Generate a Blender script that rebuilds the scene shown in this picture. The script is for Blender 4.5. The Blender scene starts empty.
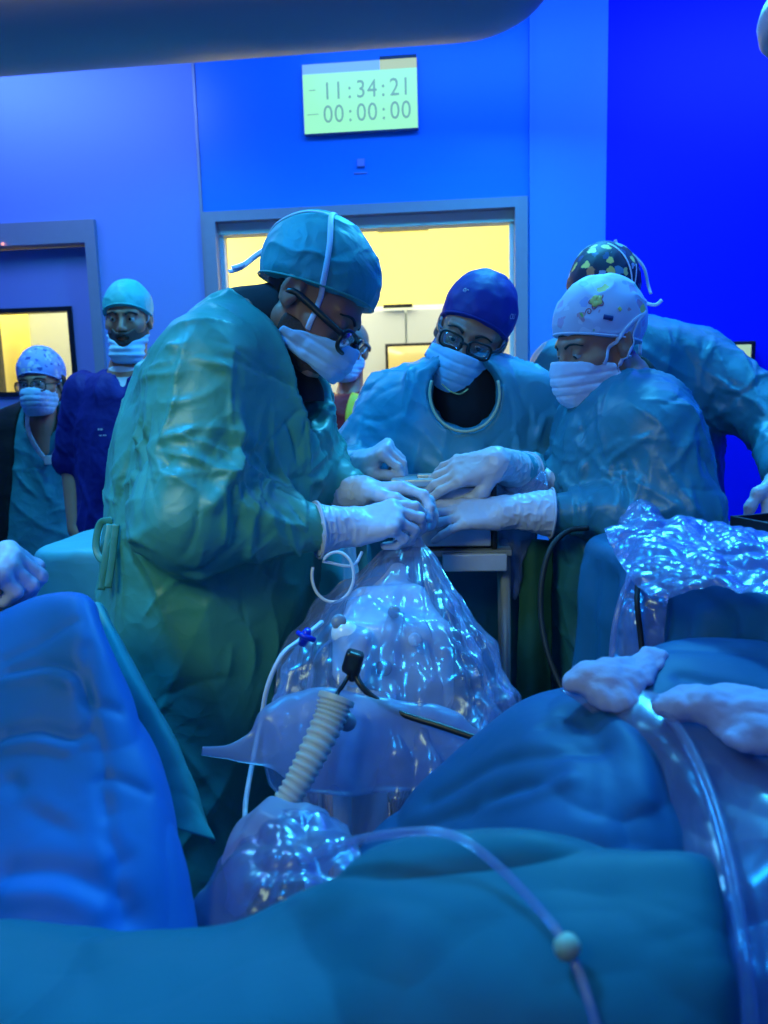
import bpy, math
import numpy as np
from mathutils import Vector, Matrix

# ------------------------------------------------------------------ camera frame
F_PX = 769.0
CAM = np.array([0.0, 0.0, 1.30])
_yaw, _pitch, _roll = math.radians(5.0), math.radians(8.3), math.radians(1.6)
FWD = np.array([-math.sin(_yaw)*math.cos(_pitch), math.cos(_yaw)*math.cos(_pitch), -math.sin(_pitch)])
_r0 = np.cross(FWD, [0, 0, 1.0]); _r0 /= np.linalg.norm(_r0)
_u0 = np.cross(_r0, FWD)
RGT = math.cos(_roll)*_r0 - math.sin(_roll)*_u0
UPV = math.cos(_roll)*_u0 + math.sin(_roll)*_r0

def A(*v):
    return np.array(v, dtype=float)

def P(u, v, d):
    """world point seen at (u, v) at depth d metres"""
    return CAM + d*(FWD + (u-384.0)/F_PX*RGT - (v-512.0)/F_PX*UPV)

def WY(u, v, y):
    """world point seen at (u, v) on the plane Y = y"""
    r = FWD + (u-384.0)/F_PX*RGT - (v-512.0)/F_PX*UPV
    return CAM + r*(y/r[1])

def unit(v):
    v = np.asarray(v, float); return v/np.linalg.norm(v)

# ------------------------------------------------------------------ noise
def _hash(ix, iy, iz, seed):
    h = (ix.astype(np.uint32)*np.uint32(374761393) + iy.astype(np.uint32)*np.uint32(668265263)
         + iz.astype(np.uint32)*np.uint32(2147483647) + np.uint32((seed*1274126177) & 0xffffffff))
    h = (h ^ (h >> np.uint32(13)))*np.uint32(1274126177)
    h = (h ^ (h >> np.uint32(16)))*np.uint32(2246822519)
    return ((h ^ (h >> np.uint32(15))) & np.uint32(0xffffff)).astype(np.float64)/16777215.0

def vnoise(p, seed=0):
    """smooth value noise in -1..1"""
    f = np.floor(p); t = p-f; i = f.astype(np.int64)
    t = t*t*t*(t*(t*6-15)+10)
    o = 0.0
    for a in (0, 1):
        wx = t[:, 0] if a else 1-t[:, 0]
        for b in (0, 1):
            wy = t[:, 1] if b else 1-t[:, 1]
            for c in (0, 1):
                wz = t[:, 2] if c else 1-t[:, 2]
                o = o + wx*wy*wz*_hash(i[:, 0]+a, i[:, 1]+b, i[:, 2]+c, seed)
    return o*2-1

def fbm(p, seed=0, oct=3):
    s, a, o = 0.0, 1.0, 0.0
    for k in range(oct):
        o = o + a*vnoise(p*(2.03**k), seed+k*17); s += a; a *= .5
    return o/s

def ridge(p, seed=0, sharp=2.0):
    """thin raised creases, 0..1"""
    return np.clip(1-np.abs(vnoise(p, seed))*1.6, 0, 1)**sharp

def worley(p, seed=0):
    """distance to the nearest of scattered points: facets with sharp valleys"""
    f = np.floor(p); i = f.astype(np.int64); best = np.full(len(p), 9.0)
    for a in (-1, 0, 1):
        for b in (-1, 0, 1):
            for c in (-1, 0, 1):
                x, y, z = i[:, 0]+a, i[:, 1]+b, i[:, 2]+c
                q = np.stack([x+_hash(x, y, z, seed), y+_hash(x, y, z, seed+1), z+_hash(x, y, z, seed+2)], 1)
                best = np.minimum(best, ((p-q)**2).sum(1))
    return np.sqrt(best)

def crumple(p, seed=0, oct=2):
    s = 0.0; a = 1.0
    for k in range(oct): s = s+a*(worley(p*(2.1**k), seed+k*9)-.5); a *= .5
    return s

def aniso(p, axis, freq, stretch):
    """coordinates for folds that run along axis"""
    axis = unit(axis); a = p@axis
    q = p-np.outer(a, axis)
    return (q + np.outer(a/stretch, axis))*freq

# ------------------------------------------------------------------ distance fields
def smin(a, b, k):
    h = np.clip(.5+.5*(b-a)/k, 0, 1)
    return b*(1-h)+a*h-k*h*(1-h)

def smax(a, b, k):
    return -smin(-a, -b, k)

def rcone(p, a, b, ra, rb):
    a = np.asarray(a, float); b = np.asarray(b, float)
    d = b-a; t = np.clip(((p-a)@d)/(d@d+1e-12), 0, 1)
    return np.linalg.norm(p-a-t[:, None]*d, axis=1)-(ra+(rb-ra)*t)

def chain(p, pts, rs, k=.02):
    o = None
    for i in range(len(pts)-1):
        s = rcone(p, pts[i], pts[i+1], rs[i], rs[i+1])
        o = s if o is None else smin(o, s, k)
    return o

def ell(p, c, r, R=None):
    q = p-np.asarray(c, float)
    if R is not None: q = q@R
    r = np.asarray(r, float)
    k0 = np.linalg.norm(q/r, axis=1); k1 = np.linalg.norm(q/(r*r), axis=1)+1e-9
    return k0*(k0-1)/k1

def rbox(p, c, h, R=None, r=.01):
    q = p-np.asarray(c, float)
    if R is not None: q = q@R
    q = np.abs(q)-(np.asarray(h, float)-r)
    return np.linalg.norm(np.maximum(q, 0), axis=1)+np.minimum(q.max(axis=1), 0)-r

def zloft(p, rows, yaw=0.0, k=None):
    """stack of ellipses: rows of (z, cx, cy, rx, ry); rx runs along the yawed x axis"""
    rows = sorted(rows); R = np.array(rows, float)
    z = p[:, 2]
    zz = np.linspace(R[0, 0], R[-1, 0], 240)
    def sm(col):
        y = np.interp(zz, R[:, 0], R[:, col])
        w = 11; ker = np.hanning(w+2)[1:-1]; ker /= ker.sum()
        return np.convolve(np.pad(y, w//2, mode='edge'), ker, 'valid')
    cx, cy, rx, ry = [np.interp(z, zz, sm(i)) for i in (1, 2, 3, 4)]
    c, s = math.cos(yaw), math.sin(yaw)
    dx, dy = p[:, 0]-cx, p[:, 1]-cy
    lx, ly = dx*c+dy*s, -dx*s+dy*c
    k0 = np.sqrt((lx/rx)**2+(ly/ry)**2); k1 = np.sqrt((lx/rx**2)**2+(ly/ry**2)**2)+1e-9
    d = k0*(k0-1)/k1
    d = np.where(k0 < 1e-3, -np.minimum(rx, ry), d)
    return smax(d*.92, np.maximum(R[0, 0]-z, z-R[-1, 0]), .05)

def isomesh(fn, lo, hi, h, c=8, lip=1.5):
    """surface nets on a sparse lattice; returns verts, quads"""
    lo = np.asarray(lo, float); hi = np.asarray(hi, float)
    nb = np.ceil((hi-lo)/(h*c)).astype(int)
    I = np.stack(np.meshgrid(*[np.arange(n) for n in nb], indexing='ij'), -1).reshape(-1, 3)
    cen = lo+(I+.5)*h*c
    f = fn(cen)
    I = I[np.abs(f) < h*c*.87*lip]
    m = c+1
    L = np.stack(np.meshgrid(*[np.arange(m)]*3, indexing='ij'), -1).reshape(-1, 3)
    V, K, Q = [], [], []
    N = nb*c+2
    key = lambda q: (q[..., 0]*N[1]+q[..., 1])*N[2]+q[..., 2]
    for s in range(0, len(I), 500):
        B = I[s:s+500]
        g = (B[:, None, :]*c+L[None])
        val = fn((lo+g*h).reshape(-1, 3)).reshape(len(B), m, m, m)
        g = g.reshape(len(B), m, m, m, 3)
        pos = np.zeros((len(B), c, c, c, 3)); cnt = np.zeros((len(B), c, c, c))
        cor = [(i, j, k) for i in (0, 1) for j in (0, 1) for k in (0, 1)]
        W = lambda q: val[:, q[0]:q[0]+c, q[1]:q[1]+c, q[2]:q[2]+c]
        for ax in range(3):
            for q in cor:
                if q[ax]: continue
                r = list(q); r[ax] = 1; r = tuple(r)
                a, b = W(q), W(r)
                x = (a < 0) != (b < 0)
                t = np.where(x, a/np.where(x, a-b, 1), 0)
                for e in range(3):
                    pos[..., e] += np.where(x, (q[e]+t) if e == ax else q[e], 0)
                cnt += x
        act = cnt > 0
        cell = g[:, :c, :c, :c][act]
        V.append(lo+(cell+pos[act]/cnt[act][:, None])*h); K.append(key(cell+1))
        for ax in range(3):
            r = [0, 0, 0]; r[ax] = 1
            a, b = W((0, 0, 0)), W(tuple(r))
            x = (a < 0) != (b < 0)
            bi = g[:, :c, :c, :c][x]+1; fl = (a < 0)[x]
            o1, o2 = [(1, 2), (2, 0), (0, 1)][ax]
            e1 = np.zeros(3, int); e1[o1] = 1; e2 = np.zeros(3, int); e2[o2] = 1
            q = np.stack([key(bi-e1-e2), key(bi-e2), key(bi), key(bi-e1)], 1)
            q[~fl] = q[~fl][:, ::-1]
            Q.append(q)
    V = np.concatenate(V); K = np.concatenate(K); Q = np.concatenate(Q)
    o = np.argsort(K); Ks = K[o]
    j = np.searchsorted(Ks, Q); j = np.minimum(j, len(Ks)-1)
    ok = (Ks[j] == Q).all(axis=1)
    return V, o[j[ok]]

def normals(V, Q):
    a, b, c, d = [V[Q[:, i]] for i in range(4)]
    n = np.cross(c-a, d-b)
    N = np.zeros_like(V)
    for i in range(4): np.add.at(N, Q[:, i], n)
    return N/(np.linalg.norm(N, axis=1)[:, None]+1e-12)

def relax(V, Q, it=2, lam=.5):
    E = np.concatenate([Q[:, [0, 1]], Q[:, [1, 2]], Q[:, [2, 3]], Q[:, [3, 0]]])
    E = np.concatenate([E, E[:, ::-1]])
    n = np.bincount(E[:, 0], minlength=len(V))[:, None]+1e-9
    for _ in range(it):
        S = np.zeros_like(V)
        for e in range(3): S[:, e] = np.bincount(E[:, 0], V[E[:, 1], e], minlength=len(V))
        V = V+lam*(S/n-V)*(n > .5)
    return V

def grad(fn, p, e=1e-3):
    return np.stack([(fn(p+np.eye(3)[i]*e)-fn(p-np.eye(3)[i]*e))/(2*e) for i in range(3)], 1)

def snap(pts, fn, off=0.0, it=8):
    p = np.array(pts, float)
    for _ in range(it):
        g = grad(fn, p); p = p-(fn(p)-off)[:, None]*g/((g*g).sum(1)[:, None]+.05)
    return p

def frame(f, up):
    """columns: x = the person's right ... forward f, up"""
    f = unit(f); x = unit(np.cross(f, up)); u = np.cross(x, f)
    return np.stack([x, f, u], 1)

# ------------------------------------------------------------------ curves, tubes, patches
def spline(pts, n=40, closed=False):
    pts = np.asarray(pts, float); m = len(pts)
    if closed: ext = np.vstack([pts[-1], pts, pts[0], pts[1]]); seg = m
    else: ext = np.vstack([2*pts[0]-pts[1], pts, 2*pts[-1]-pts[-2]]); seg = m-1
    t = np.linspace(0, seg, n, endpoint=not closed); i = np.minimum(t.astype(int), seg-1); t = (t-i)[:, None]
    p0, p1, p2, p3 = ext[i], ext[i+1], ext[i+2], ext[i+3]
    return .5*((2*p1)+(-p0+p2)*t+(2*p0-5*p1+4*p2-p3)*t*t+(-p0+3*p1-3*p2+p3)*t**3)

def tube(path, r, seg=10, closed=False, flat=1.0, nrm=None):
    """swept tube; r scalar or per point; flat < 1 makes a ribbon (nrm = its face normal)"""
    path = np.asarray(path, float); n = len(path)
    r = np.broadcast_to(np.asarray(r, float), (n,))
    if closed: T = np.roll(path, -1, 0)-np.roll(path, 1, 0)
    else: T = np.gradient(path, axis=0)
    T /= np.linalg.norm(T, axis=1)[:, None]+1e-12
    u = np.cross(T[0], [0.31, .57, .76]); u = unit(u)
    U = []
    for i in range(n):
        if nrm is not None:
            w = np.asarray(nrm, float); w = w[i] if w.ndim == 2 else w
            u = unit(np.cross(w, T[i]))
        else:
            u = u-T[i]*(u@T[i]); u = unit(u)
        U.append(u)
    U = np.array(U); W = np.cross(T, U)
    a = np.linspace(0, 2*math.pi, seg, endpoint=False)
    V = path[:, None]+r[:, None, None]*(np.cos(a)[None, :, None]*U[:, None]+flat*np.sin(a)[None, :, None]*W[:, None])
    V = V.reshape(-1, 3); F = []
    for i in range(n if closed else n-1):
        j = (i+1) % n
        for k in range(seg):
            l = (k+1) % seg
            F.append((i*seg+k, i*seg+l, j*seg+l, j*seg+k))
    if not closed:
        F.append(tuple(range(seg))[::-1]); F.append(tuple((n-1)*seg+k for k in range(seg)))
    return V, F

def lathe(prof, c, axis, seg=24):
    """profile of (r, t) turned about axis through c"""
    axis = unit(axis); u = unit(np.cross(axis, [.3, .5, .8])); w = np.cross(axis, u)
    a = np.linspace(0, 2*math.pi, seg, endpoint=False)
    V = np.concatenate([c+axis*t+r*(np.cos(a)[:, None]*u+np.sin(a)[:, None]*w) for r, t in prof]); F = []
    for i in range(len(prof)-1):
        for k in range(seg):
            l = (k+1) % seg
            F.append((i*seg+k, i*seg+l, (i+1)*seg+l, (i+1)*seg+k))
    F.append(tuple(range(seg))[::-1]); F.append(tuple((len(prof)-1)*seg+k for k in range(seg)))
    return V, F

def bbox(c, h, R=None, bev=.004):
    """bevelled box as verts, faces"""
    import bmesh
    bm = bmesh.new(); bmesh.ops.create_cube(bm, size=2.0)
    for v in bm.verts: v.co = Vector((v.co.x*h[0], v.co.y*h[1], v.co.z*h[2]))
    if bev > 0: bmesh.ops.bevel(bm, geom=list(bm.edges), offset=min(bev, min(h)*.9), segments=3, affect='EDGES', profile=.6)
    bm.verts.ensure_lookup_table()
    V = np.array([v.co[:] for v in bm.verts]); F = [tuple(v.index for v in f.verts) for f in bm.faces]
    bm.free()
    if R is not None: V = V@np.asarray(R).T
    return V+np.asarray(c, float), F

def merge(*parts):
    Vs, Fs, n = [], [], 0
    for V, F in parts:
        Vs.append(np.asarray(V)); Fs += [tuple(int(i)+n for i in f) for f in F]; n += len(V)
    return np.concatenate(Vs), Fs

def gridq(nu, nv):
    i = np.arange(nu*nv).reshape(nu, nv)
    return np.stack([i[:-1, :-1], i[:-1, 1:], i[1:, 1:], i[1:, :-1]], -1).reshape(-1, 4)

def patch(ctrl, nu=80, nv=80):
    """smooth sheet through a grid of control points"""
    C = np.asarray(ctrl, float)
    rows = np.stack([spline(r, nv) for r in C])
    G = np.stack([spline(rows[:, j], nu) for j in range(nv)], 1)
    return G.reshape(-1, 3), gridq(nu, nv)

def thicken(V, nu, nv, t=.002):
    """give a sheet real thickness and closed borders"""
    Q = gridq(nu, nv); N = normals(V, Q)
    W = np.concatenate([V, V-N*t]); n = len(V)
    i = np.arange(n).reshape(nu, nv)
    b = np.concatenate([i[0, :], i[1:, -1], i[-1, -2::-1], i[-2:0:-1, 0]])
    b2 = np.roll(b, -1)
    return W, np.concatenate([Q, Q[:, ::-1]+n, np.stack([b2, b, b+n, b2+n], 1)])

# ------------------------------------------------------------------ objects
COL = bpy.context.scene.collection
ORG = {}

def mesh_obj(name, V, F, mat, parent=None, origin=None, smooth=True):
    V = np.asarray(V, float)
    if parent is not None: o0 = ORG[parent.name]
    elif origin is not None: o0 = np.asarray(origin, float)
    else: o0 = np.array([V[:, 0].mean(), V[:, 1].mean(), V[:, 2].min()])
    me = bpy.data.meshes.new(name)
    me.from_pydata((V-o0).tolist(), [], [tuple(int(i) for i in f) for f in F] if not isinstance(F, np.ndarray) else F.tolist())
    for p in (mat if isinstance(mat, (list, tuple)) else [mat]): me.materials.append(p)
    me.update()
    if smooth: me.shade_smooth()
    ob = bpy.data.objects.new(name, me); COL.objects.link(ob)
    if parent is not None: ob.parent = parent
    else: ob.location = o0
    ORG[ob.name] = o0
    return ob

def empty(name, loc):
    o = bpy.data.objects.new(name, None); COL.objects.link(o); o.location = loc
    o.empty_display_size = .05
    ORG[o.name] = np.asarray(loc, float); return o

def tag(o, label, cat, group=None, kind=None):
    o['label'] = label; o['category'] = cat
    if group: o['group'] = group
    if kind: o['kind'] = kind
    return o

def struct(o):
    o['kind'] = 'structure'; return o

def sharp(o, deg=35):
    """keep hard edges crisp on built boxes"""
    o.data.set_sharp_from_angle(angle=math.radians(deg)); return o

def text_mesh(body, size, origin, xdir, updir, depth=.0004, spacing=1.0):
    cu = bpy.data.curves.new('tmp', 'FONT'); cu.body = body; cu.size = size; cu.extrude = depth; cu.space_character = spacing
    ob = bpy.data.objects.new('tmp', cu); COL.objects.link(ob)
    bpy.context.view_layer.update()
    me = bpy.data.meshes.new_from_object(ob.evaluated_get(bpy.context.evaluated_depsgraph_get()))
    V = np.array([v.co[:] for v in me.vertices]); F = [tuple(p.vertices) for p in me.polygons]
    bpy.data.objects.remove(ob); bpy.data.curves.remove(cu); bpy.data.meshes.remove(me)
    x, u = unit(xdir), unit(updir); n = np.cross(x, u)
    return np.asarray(origin)+V[:, :1]*x+V[:, 1:2]*u+V[:, 2:3]*n, F

# ------------------------------------------------------------------ materials
def _new(name):
    m = bpy.data.materials.new(name); m.use_nodes = True
    nt = m.node_tree; b = nt.nodes['Principled BSDF']
    return m, nt, b

def pin(b, n, v):
    b.inputs[n].default_value = v

def fabric(name, col, rough=.5, var=.12, bump=.35, scale=22, crease=.5, spec=.4, sheen=0.0, fine=500):
    m, nt, b = _new(name); L = nt.links
    tc = nt.nodes.new('ShaderNodeTexCoord')
    n1 = nt.nodes.new('ShaderNodeTexNoise'); n1.inputs['Scale'].default_value = 6; n1.inputs['Detail'].default_value = 3
    L.new(tc.outputs['Object'], n1.inputs['Vector'])
    mx = nt.nodes.new('ShaderNodeMix'); mx.data_type = 'RGBA'
    c = np.array(col)
    mx.inputs[6].default_value = (*np.clip(c*(1-var), 0, 1), 1); mx.inputs[7].default_value = (*np.clip(c*(1+var), 0, 1), 1)
    L.new(n1.outputs['Fac'], mx.inputs[0]); L.new(mx.outputs[2], b.inputs['Base Color'])
    n2 = nt.nodes.new('ShaderNodeTexNoise'); n2.noise_type = 'RIDGED_MULTIFRACTAL'
    n2.inputs['Scale'].default_value = scale; n2.inputs['Detail'].default_value = 2.5; n2.inputs['Distortion'].default_value = .6
    L.new(tc.outputs['Object'], n2.inputs['Vector'])
    n3 = nt.nodes.new('ShaderNodeTexNoise'); n3.inputs['Scale'].default_value = fine
    L.new(tc.outputs['Object'], n3.inputs['Vector'])
    wv = nt.nodes.new('ShaderNodeTexNoise'); wv.inputs['Scale'].default_value = scale*.5; wv.inputs['Detail'].default_value = 2
    L.new(tc.outputs['Object'], wv.inputs['Vector'])
    ad = nt.nodes.new('ShaderNodeMix'); ad.data_type = 'RGBA'; ad.blend_type = 'LINEAR_LIGHT'; ad.inputs[0].default_value = .05
    L.new(tc.outputs['Object'], ad.inputs[6]); L.new(wv.outputs['Color'], ad.inputs[7])
    vo = nt.nodes.new('ShaderNodeTexVoronoi'); vo.inputs['Scale'].default_value = scale*.75; vo.inputs['Detail'].default_value = 1.5; vo.inputs['Roughness'].default_value = .5
    L.new(ad.outputs[2], vo.inputs['Vector'])
    b0 = nt.nodes.new('ShaderNodeBump'); b0.inputs['Strength'].default_value = crease*.8; b0.inputs['Distance'].default_value = .012
    L.new(vo.outputs['Distance'], b0.inputs['Height'])
    b1 = nt.nodes.new('ShaderNodeBump'); b1.inputs['Strength'].default_value = crease*.5; b1.inputs['Distance'].default_value = .004
    L.new(n2.outputs['Fac'], b1.inputs['Height']); L.new(b0.outputs['Normal'], b1.inputs['Normal'])
    b2 = nt.nodes.new('ShaderNodeBump'); b2.inputs['Strength'].default_value = bump*.4; b2.inputs['Distance'].default_value = .0006
    L.new(n3.outputs['Fac'], b2.inputs['Height']); L.new(b1.outputs['Normal'], b2.inputs['Normal'])
    L.new(b2.outputs['Normal'], b.inputs['Normal'])
    pin(b, 'Roughness', rough); pin(b, 'Specular IOR Level', spec)
    if sheen: pin(b, 'Sheen Weight', sheen); pin(b, 'Sheen Roughness', .4)
    return m

def plain(name, col, rough=.5, metal=0.0, spec=.5, var=.06, scale=30, bump=0.0, coat=0.0, emit=None, est=0.0, sss=0.0):
    m, nt, b = _new(name); L = nt.links
    tc = nt.nodes.new('ShaderNodeTexCoord')
    n1 = nt.nodes.new('ShaderNodeTexNoise'); n1.inputs['Scale'].default_value = scale; n1.inputs['Detail'].default_value = 4
    L.new(tc.outputs['Object'], n1.inputs['Vector'])
    mx = nt.nodes.new('ShaderNodeMix'); mx.data_type = 'RGBA'; c = np.array(col)
    mx.inputs[6].default_value = (*np.clip(c*(1-var), 0, 1), 1); mx.inputs[7].default_value = (*np.clip(c*(1+var), 0, 1), 1)
    L.new(n1.outputs['Fac'], mx.inputs[0]); L.new(mx.outputs[2], b.inputs['Base Color'])
    pin(b, 'Roughness', rough); pin(b, 'Metallic', metal); pin(b, 'Specular IOR Level', spec)
    if coat: pin(b, 'Coat Weight', coat); pin(b, 'Coat Roughness', .08)
    if sss: pin(b, 'Subsurface Weight', sss); pin(b, 'Subsurface Scale', .01); b.inputs['Subsurface Radius'].default_value = (1, .35, .2)
    if emit is not None: pin(b, 'Emission Color', (*emit, 1)); pin(b, 'Emission Strength', est)
    if bump:
        bm = nt.nodes.new('ShaderNodeBump'); bm.inputs['Strength'].default_value = bump; bm.inputs['Distance'].default_value = .002
        L.new(n1.outputs['Fac'], bm.inputs['Height']); L.new(bm.outputs['Normal'], b.inputs['Normal'])
    return m

def patterned(name, base, spots, scale=45, rough=.6, thr=.34):
    """printed cloth: blobs of several colours on a ground"""
    m, nt, b = _new(name); L = nt.links
    tc = nt.nodes.new('ShaderNodeTexCoord')
    wr = nt.nodes.new('ShaderNodeTexNoise'); wr.inputs['Scale'].default_value = scale*1.3
    L.new(tc.outputs['Object'], wr.inputs['Vector'])
    ad = nt.nodes.new('ShaderNodeMix'); ad.data_type = 'RGBA'; ad.blend_type = 'LINEAR_LIGHT'; ad.inputs[0].default_value = .012
    L.new(tc.outputs['Object'], ad.inputs[6]); L.new(wr.outputs['Color'], ad.inputs[7])
    vo = nt.nodes.new('ShaderNodeTexVoronoi'); vo.inputs['Scale'].default_value = scale
    L.new(ad.outputs[2], vo.inputs['Vector'])
    sp = nt.nodes.new('ShaderNodeSeparateColor'); L.new(vo.outputs['Color'], sp.inputs[0])
    rp = nt.nodes.new('ShaderNodeValToRGB'); rp.color_ramp.interpolation = 'CONSTANT'
    els = rp.color_ramp.elements
    while len(els) < len(spots): els.new(.5)
    for i, c in enumerate(spots):
        els[i].position = i/len(spots); els[i].color = (*c, 1)
    L.new(sp.outputs[0], rp.inputs[0])
    lt = nt.nodes.new('ShaderNodeMath'); lt.operation = 'LESS_THAN'; lt.inputs[1].default_value = thr
    L.new(vo.outputs['Distance'], lt.inputs[0])
    mx = nt.nodes.new('ShaderNodeMix'); mx.data_type = 'RGBA'; mx.inputs[6].default_value = (*base, 1)
    L.new(lt.outputs[0], mx.inputs[0]); L.new(rp.outputs[0], mx.inputs[7]); L.new(mx.outputs[2], b.inputs['Base Color'])
    pin(b, 'Roughness', rough); return m

def film(name, tint=(.75, .85, 1.0), clear=.72, body=(.55, .65, .85), gloss=.12, scale=28, bump=.6):
    """thin clear plastic sheet: mostly see-through, a little milky, with sharp glints"""
    m = bpy.data.materials.new(name); m.use_nodes = True; nt = m.node_tree; L = nt.links
    nt.nodes.clear()
    out = nt.nodes.new('ShaderNodeOutputMaterial')
    tc = nt.nodes.new('ShaderNodeTexCoord')
    nz = nt.nodes.new('ShaderNodeTexNoise'); nz.noise_type = 'RIDGED_MULTIFRACTAL'; nz.inputs['Scale'].default_value = scale
    nz.inputs['Detail'].default_value = 3; nz.inputs['Distortion'].default_value = .8
    L.new(tc.outputs['Object'], nz.inputs['Vector'])
    bp = nt.nodes.new('ShaderNodeBump'); bp.inputs['Strength'].default_value = bump; bp.inputs['Distance'].default_value = .004
    L.new(nz.outputs['Fac'], bp.inputs['Height'])
    tr = nt.nodes.new('ShaderNodeBsdfTransparent'); tr.inputs[0].default_value = (*tint, 1)
    df = nt.nodes.new('ShaderNodeBsdfDiffuse'); df.inputs[0].default_value = (*body, 1); L.new(bp.outputs[0], df.inputs['Normal'])
    tl = nt.nodes.new('ShaderNodeBsdfTranslucent'); tl.inputs[0].default_value = (*body, 1)
    gl = nt.nodes.new('ShaderNodeBsdfGlossy'); gl.inputs['Roughness'].default_value = gloss; L.new(bp.outputs[0], gl.inputs['Normal'])
    m1 = nt.nodes.new('ShaderNodeMixShader'); m1.inputs[0].default_value = .4; L.new(df.outputs[0], m1.inputs[1]); L.new(tl.outputs[0], m1.inputs[2])
    m2 = nt.nodes.new('ShaderNodeMixShader'); m2.inputs[0].default_value = clear; L.new(m1.outputs[0], m2.inputs[1]); L.new(tr.outputs[0], m2.inputs[2])
    lw = nt.nodes.new('ShaderNodeLayerWeight'); lw.inputs[0].default_value = .35; L.new(bp.outputs[0], lw.inputs['Normal'])
    mu = nt.nodes.new('ShaderNodeMath'); mu.operation = 'MULTIPLY_ADD'; mu.inputs[1].default_value = .5; mu.inputs[2].default_value = .05; mu.use_clamp = True
    L.new(lw.outputs['Fresnel'], mu.inputs[0])
    m3 = nt.nodes.new('ShaderNodeMixShader'); L.new(mu.outputs[0], m3.inputs[0]); L.new(m2.outputs[0], m3.inputs[1]); L.new(gl.outputs[0], m3.inputs[2])
    L.new(m3.outputs[0], out.inputs['Surface'])
    return m
# ------------------------------------------------------------------ materials of the place
M = {}
M['wall_white'] = plain('painted_pale_wall', (.25, .35, .74), .45, var=.02, scale=3)
M['wall_mid'] = plain('blue_glass_panel', (.015, .26, .80), .3, var=.02, scale=3)
M['wall_strip'] = plain('light_blue_panel', (.10, .34, .80), .4, var=.02, scale=3)
M['wall_deep'] = plain('deep_blue_panel', (.002, .012, .85), .5, var=.03, scale=3, spec=.25)
M['door'] = plain('violet_door_paint', (.27, .29, .62), .5, var=.03, scale=4)
M['steel'] = plain('brushed_steel', (.52, .53, .56), .35, metal=.75, var=.08, scale=60)
M['frame'] = plain('grey_door_frame', (.36, .36, .42), .4, metal=.3, var=.05)
M['black'] = plain('black_plastic', (.012, .012, .016), .35, var=.2)
M['black_matt'] = plain('black_rubber', (.01, .01, .013), .6, var=.2)
M['white'] = plain('white_enamel', (.80, .80, .82), .3, var=.03)
M['floor'] = plain('grey_vinyl_floor', (.05, .06, .08), .4, var=.15, scale=8)
M['cream'] = plain('cream_yellow_wall', (.92, .78, .21), .6, var=.02, scale=3)
M['pale'] = plain('pale_cabinet', (.72, .78, .74), .5, var=.02, scale=3)
M['ceiling'] = plain('white_ceiling', (.6, .6, .62), .7, var=.03)
M['clock_screen'] = plain('clock_screen_green', (.05, .1, .07), .3, emit=(.36, 1.0, .53), est=.95)
M['clock_glow'] = plain('clock_screen_band_blue', (.05, .08, .1), .3, emit=(.19, .47, 1.0), est=.95)
M['clock_glow2'] = plain('clock_screen_band_olive', (.1, .1, .05), .3, emit=(.52, .66, .20), est=.85)
M['digit'] = plain('grey_green_digit', (.03, .06, .05), .4, emit=(.17, .44, .35), est=.9)
M['led_red'] = plain('red_led', (.3, .1, .1), .3, emit=(1.0, .35, .3), est=1.6)
M['monitor_glow'] = plain('monitor_screen', (.05, .08, .05), .3, emit=(.38, .62, .36), est=1.0)
M['monitor_glow2'] = plain('monitor_screen_yellow', (.08, .08, .03), .3, emit=(.95, .75, .22), est=.9)
M['boom'] = plain('grey_lamp_housing', (.80, .52, .55), .45, var=.04, scale=6)

YW = 3.6                       # inner face of the far wall
CEIL = 3.05
def wx(u, v): return WY(u, v, YW)[0]
def wz(u, v): return WY(u, v, YW)[2]
XL, XR = -3.2, 2.6
x1, x2, x3 = wx(198, 150), wx(531, 100), wx(606, 150)
dx1 = wx(97, 235); dz1 = wz(60, 222)          # left door opening (outer frame)
ox0, ox1 = wx(206, 240), wx(527, 230); oz = wz(366, 205.5)
def wallbox(name, xa, xb, ya, yb, za, zb, m, bev=0.0):
    V, F = bbox([(xa+xb)/2, (ya+yb)/2, (za+zb)/2], [(xb-xa)/2, (yb-ya)/2, (zb-za)/2], bev=bev)
    return V, F
W = lambda *a: wallbox('', *a)
T = .14
def S(name, m, *boxes):
    V, F = merge(*[W(*b, None) for b in boxes])
    return struct(mesh_obj(name, V, F, m, smooth=False))
S('wall_back_left', M['wall_white'], (dx1, x1, YW, YW+T, 0, CEIL), (XL, dx1, YW, YW+T, dz1, CEIL), (XL, dx1-1.12, YW, YW+T, 0, dz1))
S('wall_back_centre', M['wall_mid'], (x1, ox0, YW, YW+T, 0, CEIL), (ox0, ox1, YW, YW+T, oz, CEIL), (ox1, x2, YW, YW+T, 0, CEIL))
S('wall_back_pillar', M['wall_strip'], (x2, x3, YW-.012, YW+T, 0, CEIL))
S('wall_back_right', M['wall_deep'], (x3, XR, YW+.01, YW+T, 0, CEIL))
S('wall_left', M['wall_white'], (XL-T, XL, -1.6, YW+T, 0, CEIL))
S('wall_right', M['wall_deep'], (XR, XR+T, -1.6, YW+T, 0, CEIL))
S('wall_front', M['door'], (XL, XR, -1.6-T, -1.6, 0, CEIL))
S('floor', M['floor'], (XL-T, XR+T, -1.6-T, 7.0, -.1, 0))
S('ceiling', M['ceiling'], (XL-T, XR+T, -1.6-T, 7.0, CEIL, CEIL+.1))
# seams between the wall panels
S('trim_1', M['frame'], (x1-.006, x1+.006, YW-.006, YW-.001, 0, CEIL))
S('trim_2', M['wall_strip'], (x2-.008, x2+.004, YW-.022, YW-.013, 0, CEIL))
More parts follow.
